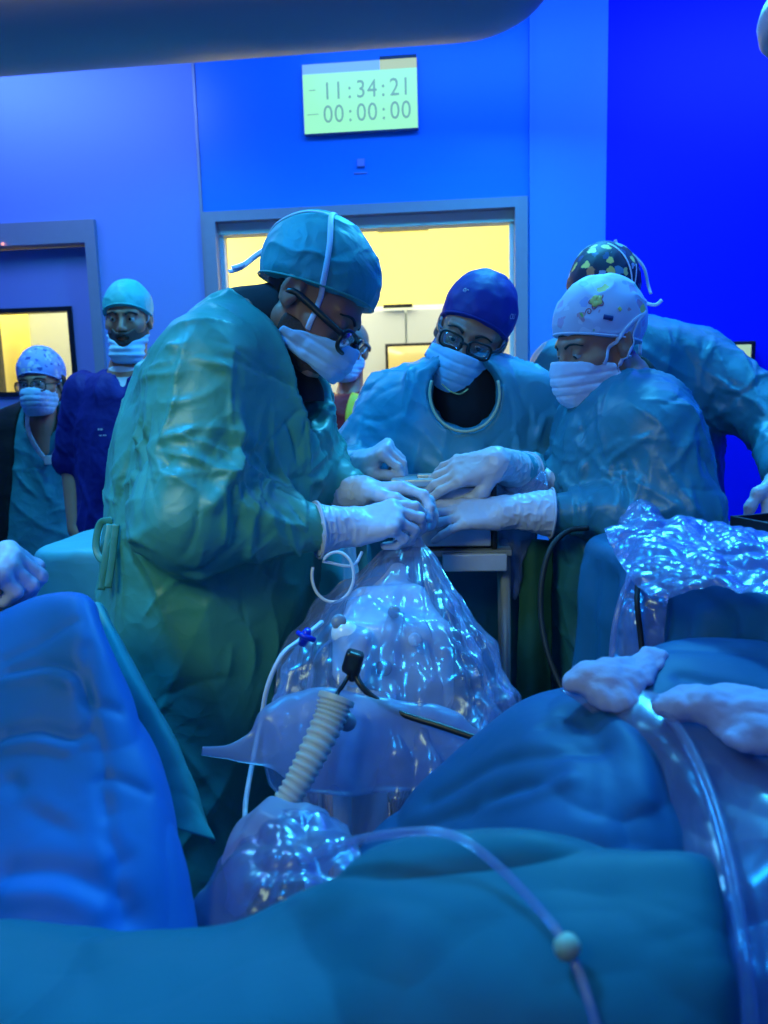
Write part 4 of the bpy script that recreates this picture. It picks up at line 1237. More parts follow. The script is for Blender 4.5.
    glove(o, wrn, A(-1, -.04, -.03), A(-.02, -.60, .80), ce+A(.006, 0, 0), (.029, .047), curls=((2, 6, 5), (4, 8, 6), (8, 10, 8), (12, 14, 10)), spread=(2, -2, -8, -15), side=1,
          thumb=((.026, .022, -.008), (.046, .052, -.016), (.048, .080, -.024), (.040, .104, -.028)), s=1.0)
    glove(o, wrf, A(-.85, -.35, -.20), A(-.10, -.75, .60), wrf+A(.05, .02, .0), (.028, .038), curls=((40, 60, 40), (70, 70, 40), (75, 70, 40), (78, 70, 40)), side=1,
          thumb=((.026, .022, -.010), (.044, .050, -.028), (.040, .076, -.040), (.028, .096, -.048)), s=.95)
    return o
surgeon_woman()

# ================================================================== man behind her
def surgeon_back():
    Y = 2.08
    H = Head(P(603, 306, 2.0), A(-.55, -.70, -.45), A(-.20, -.34, .92), .95)
    base = A(*WY(640, 500, Y)[:2], 0)
    rows = rows_from([(318, 596, 662, .09), (330, 570, 690, .13), (352, 545, 706, .16), (390, 548, 716, .17), (430, 556, 720, .17), (500, 560, 721, .17), (600, 558, 722, .18), (760, 556, 724, .19)], Y, .16)
    neck0, neck1 = H.w((0, -.03, -.05)), P(625, 332, 2.08)
    sh = WY(692, 362, 2.04); el = WY(786, 428, 1.90); wr = P(784, 478, 1.62)
    shf = WY(562, 372, 2.06); elf = WY(550, 460, 2.0); wrf = WY(585, 500, 1.95)
    legs = simple_legs(base, math.pi, .82)
    def body(p):
        d = chain(p, [neck0, neck1, neck1+A(0, 0, -.1)], [.054, .062, .07], .02)
        d = smin(d, zloft(p, [(z, x, y, max(rx-.04, .03), max(ry-.04, .03)) for z, x, y, rx, ry in rows if z > .75]), .03)
        for a in ((sh, el, wr), (shf, elf, wrf)): d = smin(d, chain(p, a, [.052, .044, .020], .02), .03)
        return smin(d, legs(p), .04)
    o = person('person', 'surgeon in dark patterned cap standing behind the woman, arm reaching to the tray', H, body, A(base[0]-.45, 1.4, 0), A(base[0]+.65, 2.42, 1.78), base, h=.006)
    arms = [(sh, el, wr-unit(wr-el)*.03), (shf, elf, wrf)]
    def gown(p):
        d = zloft(p, rows)
        for a, b, c in arms: d = smin(d, smin(rcone(p, a, b, .088, .076), rcone(p, b, c, .072, .048), .04), .05)
        hole = chain(p, [neck0, neck1, neck1+A(0, 0, -.02)], [.070, .070, .05], .02)
        return smax(d, -hole, .012)
    cr = []
    def C(w, h, *uv): cr.append(([P(u, v, d) for u, v, d in uv], w, h))
    C(.010, .012, (650, 345, 1.93), (680, 352, 1.92), (700, 380, 1.92), (716, 405, 1.9)); C(.009, .010, (700, 360, 1.93), (728, 380, 1.9), (755, 408, 1.85))
    C(.009, -.010, (695, 372, 1.93), (722, 395, 1.9), (750, 425, 1.85)); C(.010, .012, (684, 366, 1.93), (690, 400, 1.9), (684, 425, 1.92))
    C(.008, .009, (716, 352, 1.95), (745, 378, 1.9), (768, 398, 1.85)); C(.008, .009, (655, 350, 1.93), (664, 385, 1.92), (672, 415, 1.92))
    g = gown_mesh(gown, A(base[0]-.45, 1.4, .3), A(base[0]+.70, 2.42, 1.62), o, M['gown_blue'], .006, .009, 33, arms, cr, freq=7, ncr=(36, 60), foci=[(P(690, 380, 1.92), 8)])
    trousers(o, base, math.pi, .82)
    cf = cap_field(.050, -.035, .011, .008, .010)
    capm = patterned('cap_dark_print', (.012, .014, .05), [(.80, .55, .12), (.012, .014, .05), (.60, .22, .10), (.35, .42, .62), (.012, .014, .05), (.75, .62, .20), (.02, .05, .20), (.10, .25, .40)], 38, .6, .44)
    cap = part_sdf('surgical_cap', H, cf, capm, o, .0035, .18, 1, lambda q: .003*(ridge(warp(q, .01, 20, 3)*20, 9)-.4))
    e = cap_edge(cf, .050, -.035); mesh_obj('cap_hem', *(lambda t: (H.w(t[0]), t[1]))(tube(e, .003, 8, closed=True)), capm, cap)
    eyes(H, o, (0, .85, -.5)); brows(H, o)
    mf = mask_field(); mk = part_sdf('face_mask', H, mf, M['mask_white'], o, .004, .16, 1, mask_pleats)
    sf = lambda q: np.minimum(np.minimum(cf(q), head_sdf(q)), mf(q))
    for s in (1, -1):
        strap(H, [(s*.062, .046, -.030), (s*.085, .015, .02), (s*.088, -.005, .07), (s*.07, -.02, .115), (s*.02, -.03, .145)], sf, mk, .0034, .0015)
    strap(H, [(-.062, .046, -.030), (-.086, .015, .02), (-.092, -.02, .06), (-.085, -.05, .09)], sf, mk, .003, .0015)
    p0 = P(626, 250, 2.02)
    for pts in ([p0, P(634, 256, 2.03), P(644, 268, 2.03), P(648, 285, 2.03), P(651, 294, 2.02)], [p0, P(618, 246, 2.03), P(615, 240, 2.03)]):
        mesh_obj('tie_tail', *tube(spline(pts, 20), .0042, 8, flat=.3, nrm=A(0, -1, .2)), M['strap'], mk)
    glove(o, wr, A(-.28, -.22, -1), A(.55, -.75, .1), wr-unit(wr-el)*.07, (.031, .044), curls=((20, 30, 20), (26, 34, 24), (30, 36, 24), (34, 40, 26)), side=-1 if False else 1, s=1.0)
    return o
surgeon_back()

# ================================================================== onlookers at the back
def man_navy():
    LID[:] = [.0015, -.0035]
    Y = 2.66
    H = Head(P(128, 320, 2.66), A(.16, -.97, -.08), A(.02, -.06, 1), .92)
    base = A(*WY(128, 500, Y)[:2], 0)
    rows = rows_from([(366, 110, 147, .06), (374, 92, 165, .10), (388, 80, 178, .125), (420, 76, 182, .14), (480, 78, 182, .14), (560, 78, 182, .14), (640, 76, 184, .15)], Y, .13)
    neck0, neck1 = H.w((0, -.02, -.06)), P(128, 374, 2.68)
    shl = WY(84, 392, Y); el = WY(72, 462, Y+.02); wr = WY(76, 530, Y-.08)
    shr = WY(174, 392, Y); er = WY(188, 462, Y+.02); wrr = WY(184, 530, Y-.08)
    legs = simple_legs(base, math.pi, .85)
    hf, l1, h1, _ = hand_field(wr, A(.05, -.25, -1), A(-.8, -.4, 0), side=1, curls=((25, 25, 15),)*4, s=.95)
    hg, l2, h2, _ = hand_field(wrr, A(-.05, -.25, -1), A(.8, -.4, 0), side=-1, curls=((25, 25, 15),)*4, s=.95)
    def body(p):
        d = chain(p, [neck0, neck1, neck1+A(0, 0, -.1)], [.056, .062, .07], .02)
        d = smin(d, zloft(p, [(z, x, y, max(rx-.025, .03), max(ry-.025, .03)) for z, x, y, rx, ry in rows if z > .75]), .03)
        for a in ((shl, el, wr), (shr, er, wrr)): d = smin(d, chain(p, a, [.050, .040, .028], .02), .03)
        d = smin(d, hf(p), .012); d = smin(d, hg(p), .012)
        return smin(d, legs(p), .04)
    o = person('person', 'bearded man in navy scrubs and turquoise cap, mask pulled under his chin', H, body, A(base[0]-.42, 2.36, 0), A(base[0]+.42, 2.96, 1.95), base, m=skin_dark, h=.006)
    navy = fabric('navy_scrubs', (.010, .014, .19), .7, crease=.3, spec=.3)
    def top(p):
        d = zloft(p, rows)
        for a, b in ((shl, el), (shr, er)): d = smin(d, rcone(p, a, a+(b-a)*.98, .072, .066), .035)
        for a, b in ((shl, el), (shr, er)): d = smax(d, ((p-(a+(b-a)*.99))@unit(b-a)), .004) if False else d
        vn = smin(rcone(p, neck1, neck0, .066, .066), rcone(p, WY(120, 372, Y-.13), WY(119, 405, Y-.15), .050, .006), .01)
        return smax(d, -vn, .005)
    g = gown_mesh(top, A(base[0]-.42, 2.36, .75), A(base[0]+.42, 2.96, 1.6), o, navy, .0075, .008, 43, [(shl, el), (shr, er)], [], name='scrub_top')
    trousers(o, base, math.pi, .85, m=navy)
    tc_ = P(120, 388, 2.56)
    def shirt(p):
        d = smin(zloft(p, rows)+.015, smax(rcone(p, neck1, neck0, .068, .066), (p-neck1)@unit(neck0-neck1)-.012, .004), .02)
        return smax(smax(d, np.linalg.norm(p-tc_, axis=1)-.135, .004), -rcone(p, neck1, neck0, .060, .060), .004)
    V, Q = isomesh(shirt, tc_-.2, tc_+.2, .005)
    mesh_obj('undershirt', V, Q, fabric('white_tshirt', (.62, .64, .72), .7, crease=.15), o)
    pm = plain('white_print', (.7, .7, .8), .6)
    def onto(V, f):
        for _ in range(30): V = V+A(0, 1, 0)*np.clip(f(V)-.0018, -.05, .05)[:, None]*.8
        return V
    for u, v, w_ in ((88, 430, 3), (91.5, 430, 2), (94.5, 430, 3), (85, 436, 2), (88.5, 436.4, 4), (93.5, 436.2, 3), (98, 436, 4)):
        V, F = bbox(WY(u, v, Y-.19), [w_*.0016, .0008, .0032 if v < 432 else .0022], bev=0)
        mesh_obj('chest_print', onto(V, top), F, pm, g, smooth=False)
    cf = cap_field(.050, -.020, .009, -.004, .008)
    capm = fabric('cap_turquoise', (.06, .48, .50), .55, crease=.35)
    cap = part_sdf('surgical_cap', H, cf, capm, o, .004, .18, 1, lambda q: .003*(ridge(warp(q, .01, 20, 3)*20, 9)-.4))
    e = cap_edge(cf, .052, -.020); mesh_obj('cap_hem', *(lambda t: (H.w(t[0]), t[1]))(tube(e, .004, 8, closed=True)), capm, cap)
    part_sdf('beard', H, lambda q: smax(head_smooth(q)-.0035, np.maximum.reduce([q[:, 2]+.046-np.maximum(np.abs(q[:, 0])-.02, 0)*.8, -q[:, 1]+.012, -.145-q[:, 2], -(np.maximum(ell(q, (0, .11, -.067), (.020, .05, .007)), -9))]), .005), M['beard'], o, .0035, .15)
    eyes(H, o, (.2, 1, 0)); brows(H, o, None, .0048)
    def mf(q):
        d = smin(head_smooth(q)-.008, ell(q, (0, .062, -.125), (.064, .058, .042)), .03)
        d = smax(d, q[:, 2]+.100-np.abs(q[:, 0])*.62, .005)
        d = smax(d, -(q[:, 1]-.012), .006); return smax(d, -.165-q[:, 2], .01)
    mk = part_sdf('face_mask', H, mf, M['mask'], o, .0035, .18, 1, lambda q: -.002*np.sin(q[:, 2]*260))
    sf = lambda q: np.minimum(head_sdf(q), mf(q))
    for s in (-1, 1): strap(H, [(s*.062, .030, -.070), (s*.074, .020, -.03), (s*.083, .004, .03), (s*.086, -.03, .02)], sf, mk, .0028, .0015, name='ear_loop')
    return o
man_navy()

def woman_teal():
    Y = 3.0
    H = Head(P(41, 384, 2.98), A(.10, -.99, -.06), A(-.03, -.05, 1), .93)
    base = A(*WY(34, 500, Y)[:2], 0)
    rows = rows_from([(400, 24, 59, .06), (408, 4, 73, .095), (423, -14, 84, .12), (470, -14, 82, .14), (510, -14, 82, .15), (570, -16, 84, .15), (680, -18, 86, .16)], Y, .14)
    neck0, neck1 = H.w((0, -.02, -.06)), P(41, 424, 3.02)
    shl = WY(-4, 440, Y); el = WY(-16, 520, Y+.05); wr = WY(-2, 590, Y-.05)
    shr = WY(76, 440, Y); er = WY(84, 515, Y+.05); wrr = WY(72, 585, Y-.05)
    legs = simple_legs(base, math.pi, .78)
    def body(p):
        d = chain(p, [neck0, neck1, neck1+A(0, 0, -.1)], [.046, .048, .04], .02)
        d = smin(d, zloft(p, [(z, x, y, max(rx-.05, .03), max(ry-.055, .03)) for z, x, y, rx, ry in rows if z > .7]), .03)
        for a in ((shl, el, wr), (shr, er, wrr)): d = smin(d, chain(p, a, [.046, .038, .026], .02), .03)
        for w_, sd in ((wr, 1), (wrr, -1)):
            d = smin(d, rcone(p, w_, w_+A(0, -.02, -.13), .03, .018), .02)
        return smin(d, legs(p), .04)
    o = person('person', 'woman in round glasses, blue patterned cap and teal scrubs with a lanyard', H, body, A(base[0]-.48, 2.62, 0), A(base[0]+.48, 3.32, 1.75), base, h=.006)
    teal = fabric('teal_scrubs', (.035, .25, .32), .65, crease=.3)
    def top(p):
        d = zloft(p, rows)
        for a, b in ((shl, el), (shr, er)): d = smin(d, rcone(p, a, a+(b-a)*.9, .060, .055), .03)
        vn = smin(rcone(p, neck1, neck0, .060, .060), rcone(p, WY(43, 424, Y-.13), WY(44, 438, Y-.15), .040, .006), .01)
        return smax(d, -vn, .005)
    g = gown_mesh(top, A(base[0]-.48, 2.62, .7), A(base[0]+.48, 3.32, 1.45), o, teal, .0075, .008, 53, [(shl, el), (shr, er)], [], name='scrub_top')
    trousers(o, base, math.pi, .78)
    cx = neck1[0]
    def card(p):
        d = smax(top(p)-.010, -(np.abs(p[:, 0]-cx-.015)-.115+(p[:, 2]-1.1)*.14), .006)
        return smax(d, -rcone(p, neck1, neck0, .075, .075), .004)
    V, Q = isomesh(card, A(base[0]-.50, 2.60, .72), A(base[0]+.50, 3.34, 1.46), .009)
    V = V+normals(V, Q)*(.004*vnoise(V*14, 3))[:, None]
    mesh_obj('black_cardigan', V, Q, fabric('black_cardigan', (.010, .010, .014), .8, crease=.2), o)
    cf = cap_field(.046, -.03, .010, .004, .008)
    capm = patterned('cap_blue_print', (.30, .36, .75), [(.55, .60, .90), (.05, .08, .40), (.30, .36, .75), (.55, .58, .70), (.08, .12, .55), (.55, .60, .90)], 48, .6, .40)
    cap = part_sdf('surgical_cap', H, cf, capm, o, .004, .18, 1, lambda q: .003*(ridge(warp(q, .01, 20, 3)*20, 9)-.4))
    e = cap_edge(cf, .046, -.03); mesh_obj('cap_hem', *(lambda t: (H.w(t[0]), t[1]))(tube(e, .003, 8, closed=True)), capm, cap)
    part_sdf('hair', H, lambda q: smax(head_sdf(q)-.007, np.maximum.reduce([q[:, 1]+.004, q[:, 2]-.04, -.085-q[:, 2]]), .004), M['hair'], o, .004, .16)
    eyes(H, o, (0, 1, -.05)); brows(H, o)
    mf = mask_field(-.126, -.012, .020, .010, .30)
    mk = part_sdf('face_mask', H, mf, M['mask'], o, .0035, .16, 1, mask_pleats)
    sf = lambda q: np.minimum(head_sdf(q), mf(q))
    for s in (-1, 1): strap(H, [(s*.060, .046, -.036), (s*.078, .015, -.005), (s*.086, -.018, .025)], sf, mk, .0026, .0015, name='ear_loop')
    glasses(H, o, M['black'], .028, .020, .116, -.006, .0024)
    lan = plain('white_lanyard', (.62, .66, .74), .6, var=.5, scale=55)
    def onto(V): return snap(V, top, .022, 14)
    for pts in ([(26, 412), (29, 432), (38, 450), (47, 461)], [(67, 408), (64, 430), (58, 448), (50, 461)]):
        p = onto(spline([WY(u, v, Y-.14) for u, v in pts], 30))
        mesh_obj('lanyard', *tube(p, .0095, 8, flat=.2, nrm=A(0, -1, .15)), lan, g)
    c = onto(WY(50, 460, Y-.14)[None])[0]
    mesh_obj('badge', *bbox(c+A(0, -.006, 0), [.020, .004, .018], bev=.003), M['white'], g)
    mesh_obj('badge_clip', *bbox(c+A(.03, -.006, -.012), [.012, .006, .014], bev=.003), M['black'], g)
    return o
woman_teal()

def person_doorway():
    Y = 3.3
    H = Head(P(349, 352, 3.26), A(-.30, -.93, -.10), A(0, -.1, 1), .92)
    base = A(*WY(352, 500, Y)[:2], 0)
    rows = rows_from([(390, 336, 368, .06), (398, 322, 384, .10), (412, 312, 396, .12), (450, 310, 398, .13), (520, 312, 396, .13), (620, 312, 396, .14)], Y, .13)
    neck0, neck1 = H.w((0, -.02, -.06)), P(350, 396, 3.3)
    arms = [(WY(318, 415, Y), WY(308, 470, Y), WY(312, 530, Y-.08)), (WY(390, 415, Y), WY(400, 470, Y), WY(396, 530, Y-.08))]
    legs = simple_legs(base, math.pi, .8)
    def body(p):
        d = chain(p, [neck0, neck1, neck1+A(0, 0, -.1)], [.050, .056, .06], .02)
        d = smin(d, zloft(p, [(z, x, y, max(rx-.03, .03), max(ry-.03, .03)) for z, x, y, rx, ry in rows if z > .7]), .03)
        for a in arms:
            d = smin(d, chain(p, a, [.046, .038, .026], .02), .03); d = smin(d, rcone(p, a[2], a[2]+A(0, -.02, -.13), .03, .018), .02)
        return smin(d, legs(p), .04)
    o = person('person', 'masked person in dark red vest in the doorway behind the two surgeons', H, body, A(base[0]-.42, 3.0, 0), A(base[0]+.42, 3.56, 1.75), base, h=.007)
    red = fabric('dark_red_vest', (.20, .008, .02), .6, crease=.2)
    def top(p):
        d = zloft(p, rows)
        for a in arms: d = smin(d, rcone(p, a[0], a[1], .060, .052), .03)
        return smax(d, -rcone(p, neck1, neck0, .062, .062), .005)
    g = gown_mesh(top, A(base[0]-.42, 3.0, .75), A(base[0]+.42, 3.56, 1.5), o, red, .009, .006, 63, [], [], name='vest')
    trousers(o, base, math.pi, .8)
    def onto(V):
        for _ in range(30): V = V+A(0, 1, 0)*np.clip(top(V)-.004, -.05, .05)[:, None]*.8
        return V
    for pts, w, m in (([(354, 394), (350, 408), (349, 420), (350, 450)], .026, plain('yellow_band', (.70, .62, .05), .6)), ([(361, 394), (359, 408), (358, 430)], .014, plain('blue_band', (.03, .05, .4), .6))):
        p = onto(spline([WY(u, v, Y-.2) for u, v in pts], 24)); mesh_obj('shoulder_strap', *tube(p, w, 8, flat=.12, nrm=A(0, -1, 0)), m, g)
    part_sdf('hair', H, lambda q: smax(head_sdf(q)-.010, np.maximum(-q[:, 2]+.03-(q[:, 1]*-.9), -.07-q[:, 2]), .006), plain('grey_hair', (.16, .17, .16), .6, var=.4, scale=150, bump=.4), o, .004, .16)
    eyes(H, o); brows(H, o)
    mf = mask_field(-.132, .004, .000, .012, .30)
    mk = part_sdf('face_mask', H, mf, M['mask'], o, .004, .16, 1, mask_pleats)
    sf = lambda q: np.minimum(head_sdf(q), mf(q))
    for s in (-1, 1): strap(H, [(s*.060, .036, -.036), (s*.078, .015, -.005), (s*.086, -.018, .025)], sf, mk, .003, .0015, name='ear_loop')
person_doorway()
# ------------------------------------------------------------------ cloth and plastic of the foreground
M['drape_blue'] = fabric('blue_drape', (.010, .155, .52), .55, var=.08, scale=9, crease=.22, spec=.3)
M['drape_deep'] = fabric('deep_blue_drape', (.012, .105, .27), .55, var=.08, scale=9, crease=.25, spec=.3)
M['drape_teal'] = fabric('teal_drape', (.013, .135, .18), .55, var=.10, scale=10, crease=.3, spec=.3)
M['drape_green'] = fabric('green_drape', (.05, .33, .33), .5, var=.10, scale=12, crease=.35, spec=.4)
M['drape_table'] = fabric('blue_green_drape', (.012, .13, .26), .5, var=.10, scale=12, crease=.35, spec=.4)
M['film'] = film('clear_film', (.86, .91, 1.0), .77, (.46, .56, .95), .23, 10, .28)
M['film_crisp'] = film('crisp_film', (.86, .91, 1.0), .70, (.36, .48, .92), .24, 14, .32)
M['film_soft'] = film('milky_film', (.80, .87, 1.0), .34, (.55, .60, .92), .38, 12, .25)
M['film_pouch'] = film('pouch_film', (.80, .88, 1.0), .60, (.55, .66, 1.0), .34, 6, .15)
M['tube_clear'] = film('clear_tube', (.85, .88, 1.0), .74, (.60, .62, .92), .2, 40, .2)
M['tube_white'] = plain('white_tube', (.66, .68, .76), .35, var=.05)
M['gauze'] = plain('white_gauze', (.42, .46, .72), .85, var=.15, scale=60, bump=.9)
M['machine'] = plain('white_machine_shell', (.86, .87, .90), .28, var=.04, coat=.4)
M['machine_grey'] = plain('grey_machine_part', (.25, .27, .34), .35, var=.08)
M['cream_tube'] = plain('cream_corrugated', (.60, .64, .62), .4, var=.06, sss=.2)
M['blue_plastic'] = plain('blue_plastic', (.01, .03, .55), .35, var=.1)
M['steel_dull'] = plain('dull_steel', (.58, .61, .72), .32, metal=.25, var=.10, scale=40)

def drape_skirt(c, hx, hy, yaw, zt, zb, amp=.02, flare=.05, waves=9, seed=0, rc=.025, n=260, m=46):
    """cloth laid over a table: flat top, rounded edge, hanging folds that widen downwards"""
    t = np.linspace(0, 2*math.pi, n, endpoint=False)
    e = 7.0
    px = np.sign(np.cos(t))*np.abs(np.cos(t))**(2/e)*hx; py = np.sign(np.sin(t))*np.abs(np.sin(t))**(2/e)*hy
    # even spacing along the edge
    d = np.r_[0, np.cumsum(np.hypot(np.diff(np.r_[px, px[0]]), np.diff(np.r_[py, py[0]])))]
    s = np.linspace(0, d[-1], n, endpoint=False)
    px = np.interp(s, d, np.r_[px, px[0]]); py = np.interp(s, d, np.r_[py, py[0]])
    tx, ty = np.roll(px, -1)-np.roll(px, 1), np.roll(py, -1)-np.roll(py, 1); L = np.hypot(tx, ty); nx, ny = ty/L, -tx/L
    if (nx*px+ny*py).mean() < 0: nx, ny = -nx, -ny
    rng = np.random.default_rng(seed); ph = rng.uniform(0, 6.28, 5)
    per = d[-1]
    w = .55*np.sin(2*math.pi*waves*s/per+ph[0]+1.2*np.sin(2*math.pi*3*s/per+ph[1]))+.35*np.sin(2*math.pi*(waves*2+1)*s/per+ph[2])+.3*np.sin(2*math.pi*3*s/per+ph[3])
    rows = []
    for k in np.linspace(0, 1, 14)[:-1]: rows.append((k**.8*(1-.06), 0.0, 0.0))
    for a in np.linspace(0, math.pi/2, 7): rows.append((1-.06+.06*math.sin(a)*1, 1-math.cos(a), -1))
    V = []
    for k, q, f in rows:
        z = zt-(rc*q if f else 0)
        V.append(np.stack([px*k, py*k, np.full(n, z)], 1))
    for h in np.linspace(0, 1, m)[1:]:
        o = flare*h**1.2+amp*w*min(1, .25+h*1.2)
        hem = .018*np.sin(2*math.pi*4*s/per+ph[4])*h
        V.append(np.stack([px+nx*o, py+ny*o, zt-rc-(zt-rc-zb)*h+hem], 1))
    V = np.array(V); r = len(V); V = V.reshape(-1, 3)
    cs, sn = math.cos(yaw), math.sin(yaw)
    V = np.stack([V[:, 0]*cs-V[:, 1]*sn+c[0], V[:, 0]*sn+V[:, 1]*cs+c[1], V[:, 2]], 1)
    i = np.arange(r*n).reshape(r, n); j = np.roll(i, -1, 1)
    Q = np.stack([i[:-1], i[1:], j[1:], j[:-1]], -1).reshape(-1, 4)
    N = normals(V, Q)
    if N[:n*12, 2].mean() < 0: Q = Q[:, ::-1]; N = -N
    X = warp(V, .03, 5, seed)
    V = V+N*(.006*(ridge(X*7, seed+3, 2)-.3)+.006*crumple(X*5, seed+4, 1))[:, None]
    return V, Q

def table_under(o, c, hx, hy, yaw, zt):
    R = np.array([[math.cos(yaw), -math.sin(yaw), 0], [math.sin(yaw), math.cos(yaw), 0], [0, 0, 1]])
    mesh_obj('table_top', *bbox(A(c[0], c[1], zt-.025), [hx-.03, hy-.03, .012], R, .004), M['steel_dull'], o)
    for sx in (-1, 1):
        for sy in (-1, 1):
            p = A(c[0], c[1], 0)+R@A(sx*(hx-.07), sy*(hy-.07), 0)
            mesh_obj('leg', *tube([p+A(0, 0, .05), p+A(0, 0, zt-.04)], .014, 12), M['steel_dull'], o)
            mesh_obj('caster', *lathe([(.004, -.012), (.03, -.012), (.034, 0), (.03, .012), (.004, .012)], p+A(0, 0, .035), R@A(1, 0, 0), 18), M['black_matt'], o)

# ================================================================== draped table behind the tall surgeon
zt = WY(62, 547, 1.86)[2]
xl = WY(28, 552, 1.80)[0]-.02
c = A(xl+.40, 2.03, 0)
o = empty('instrument_table', c); tag(o, 'table under pale green drape standing behind the tall surgeon', 'table')
table_under(o, c, .385, .23, 0, zt)
V, Q = drape_skirt(c, .40, .235, 0, zt, .35, .012, .03, 9, 3); mesh_obj('drape', V, Q, fabric('lightened_green_drape', (.10, .42, .46), .5, var=.1, scale=12, crease=.35), o)  # drape colour lightened to make up for the surgeon's shade falling on it

# ================================================================== draped table on the right with crumpled plastic
def onz(u, v, z):
    r = P(u, v, 1.0)-CAM; return CAM+r*((z-CAM[2])/r[2])
ztr = P(566, 533, 1.42)[2]
ca, cb = onz(562, 534, ztr), onz(768, 596, ztr)
dr = unit(cb-ca); nr = np.array([-dr[1], dr[0], 0])
if nr[0] < 0: nr = -nr
LEN, WID = .72, .62
c = ca+dr*LEN/2+nr*WID/2; yaw_r = math.atan2(dr[1], dr[0])
o = empty('instrument_table', A(c[0], c[1], 0)); tag(o, 'table under blue-green drape on the right, crumpled clear plastic on top', 'table')
table_under(o, c, LEN/2-.02, WID/2-.02, yaw_r, ztr)
V, Q = drape_skirt(c, LEN/2, WID/2, yaw_r, ztr, .32, .045, .03, 19, 11, .03); mesh_obj('drape', V, Q, M['drape_table'], o)

def snap_to(V, u, v):
    """the point of a sheet that the camera sees at (u, v)"""
    r = unit(P(u, v, 1.0)-CAM); w = V-CAM; t = w@r
    e = np.linalg.norm(w-np.outer(t, r), axis=1); m = e < e.min()+.012
    i = np.where(m)[0][np.argmin(t[m])]
    return V[i]

def sheet(name, ctrl, m, nu=90, nv=90, crum=.01, cf=14, fold=0.0, ff=6, seed=0, label=None, cat=None, t=.0012, parent=None, fine=0.0, oct=2, creases=()):
    V, Q = patch(ctrl, nu, nv)
    N = normals(V, Q); X = warp(V, .02, 8, seed)
    d = crum*crumple(X*cf, seed, oct)
    if fold: d = d+fold*(ridge(X*ff, seed+5, 2)-.3)
    if fine: d = d+fine*vnoise(X*60, seed+6)
    for uv, w_, h_ in creases: d = d+crease(V, [snap_to(V, u, v) for u, v in uv], w_*1.3, h_*.42)
    V = V+N*d[:, None]
    V, Q = thicken(V, nu, nv, t)
    ob = mesh_obj(name, V, Q, m, parent)
    if label: tag(ob, label, cat)
    return ob

def lump(name, fn, lo, hi, h, m, label, cat, crum=.01, cf=14, seed=0, parent=None, rel=1):
    V, Q = isomesh(fn, lo, hi, h); V = relax(V, Q, rel, .4)
    N = normals(V, Q); V = V+N*(crum*crumple(warp(V, .015, 12, seed)*cf, seed, 2))[:, None]
    ob = mesh_obj(name, V, Q, m, parent)
    if label: tag(ob, label, cat)
    return ob

# crumpled clear plastic heap on the right table
def T(u, v, h=0.0): return onz(u, v, ztr+.006)+A(0, 0, h)
hp = empty('plastic_drape', T(690, 560)); tag(hp, 'heap of crumpled clear plastic film on the blue-green draped table', 'plastic film')
sheet('film_heap', [[T(608, 543, .004), T(645, 540, .006), T(690, 540, .008), T(735, 542, .006), T(800, 546, .004)],
                    [T(606, 553, .030), T(640, 553, .050), T(690, 552, .052), T(730, 552, .040), T(800, 556, .030)],
                    [T(618, 564, .006), T(652, 564, .030), T(694, 564, .026), T(735, 566, .034), T(800, 572, .022)],
                    [T(634, 574, -.012), T(664, 577, .004), T(702, 578, .018), T(742, 580, .012), T(800, 588, .016)],
                    [T(652, 580, -.024), T(680, 584, -.016), T(712, 588, .000), T(754, 596, .004), T(800, 606, .004)]], M['film_crisp'], 150, 180, .016, 22, .010, 17, 5, parent=hp, oct=2)
sheet('film_lobe', [[P(612, 556, 1.36), P(618, 520, 1.36), P(640, 500, 1.37), P(662, 512, 1.38), P(668, 545, 1.38)],
                    [P(610, 560, 1.33), P(622, 528, 1.32), P(644, 515, 1.32), P(664, 524, 1.33), P(672, 552, 1.35)],
                    [P(622, 565, 1.31), P(634, 548, 1.30), P(648, 545, 1.30), P(662, 548, 1.31), P(676, 560, 1.32)]], M['film_crisp'], 70, 80, .014, 24, .006, 14, 8, parent=hp)
sheet('film_strip', [[P(628, 566, 1.190), P(644, 570, 1.175), P(660, 572, 1.165), P(676, 572, 1.150)],
                     [P(622, 600, 1.145), P(640, 606, 1.125), P(656, 606, 1.120), P(668, 604, 1.110)],
                     [P(612, 640, 1.145), P(632, 650, 1.125), P(650, 650, 1.115), P(664, 646, 1.110)],
                     [P(606, 690, 1.135), P(630, 700, 1.120), P(652, 700, 1.110), P(668, 696, 1.105)]], M['film'], 70, 50, .012, 20, .006, 12, 15, parent=hp)
mesh_obj('edge_tube', *tube(spline([P(633, 572, 1.160), P(622, 596, 1.135), P(614, 630, 1.125), P(611, 665, 1.125), P(610, 700, 1.120)], 30), .0042, 8), M['tube_clear'], hp)
ob = mesh_obj('tube', *tube(spline([P(640, 570, 1.160), P(637, 600, 1.110), P(641, 640, 1.110), P(645, 690, 1.100)], 30), .0042, 8), M['black_matt']); tag(ob, 'dark tube hanging inside the clear film in front of the table drape', 'tube')
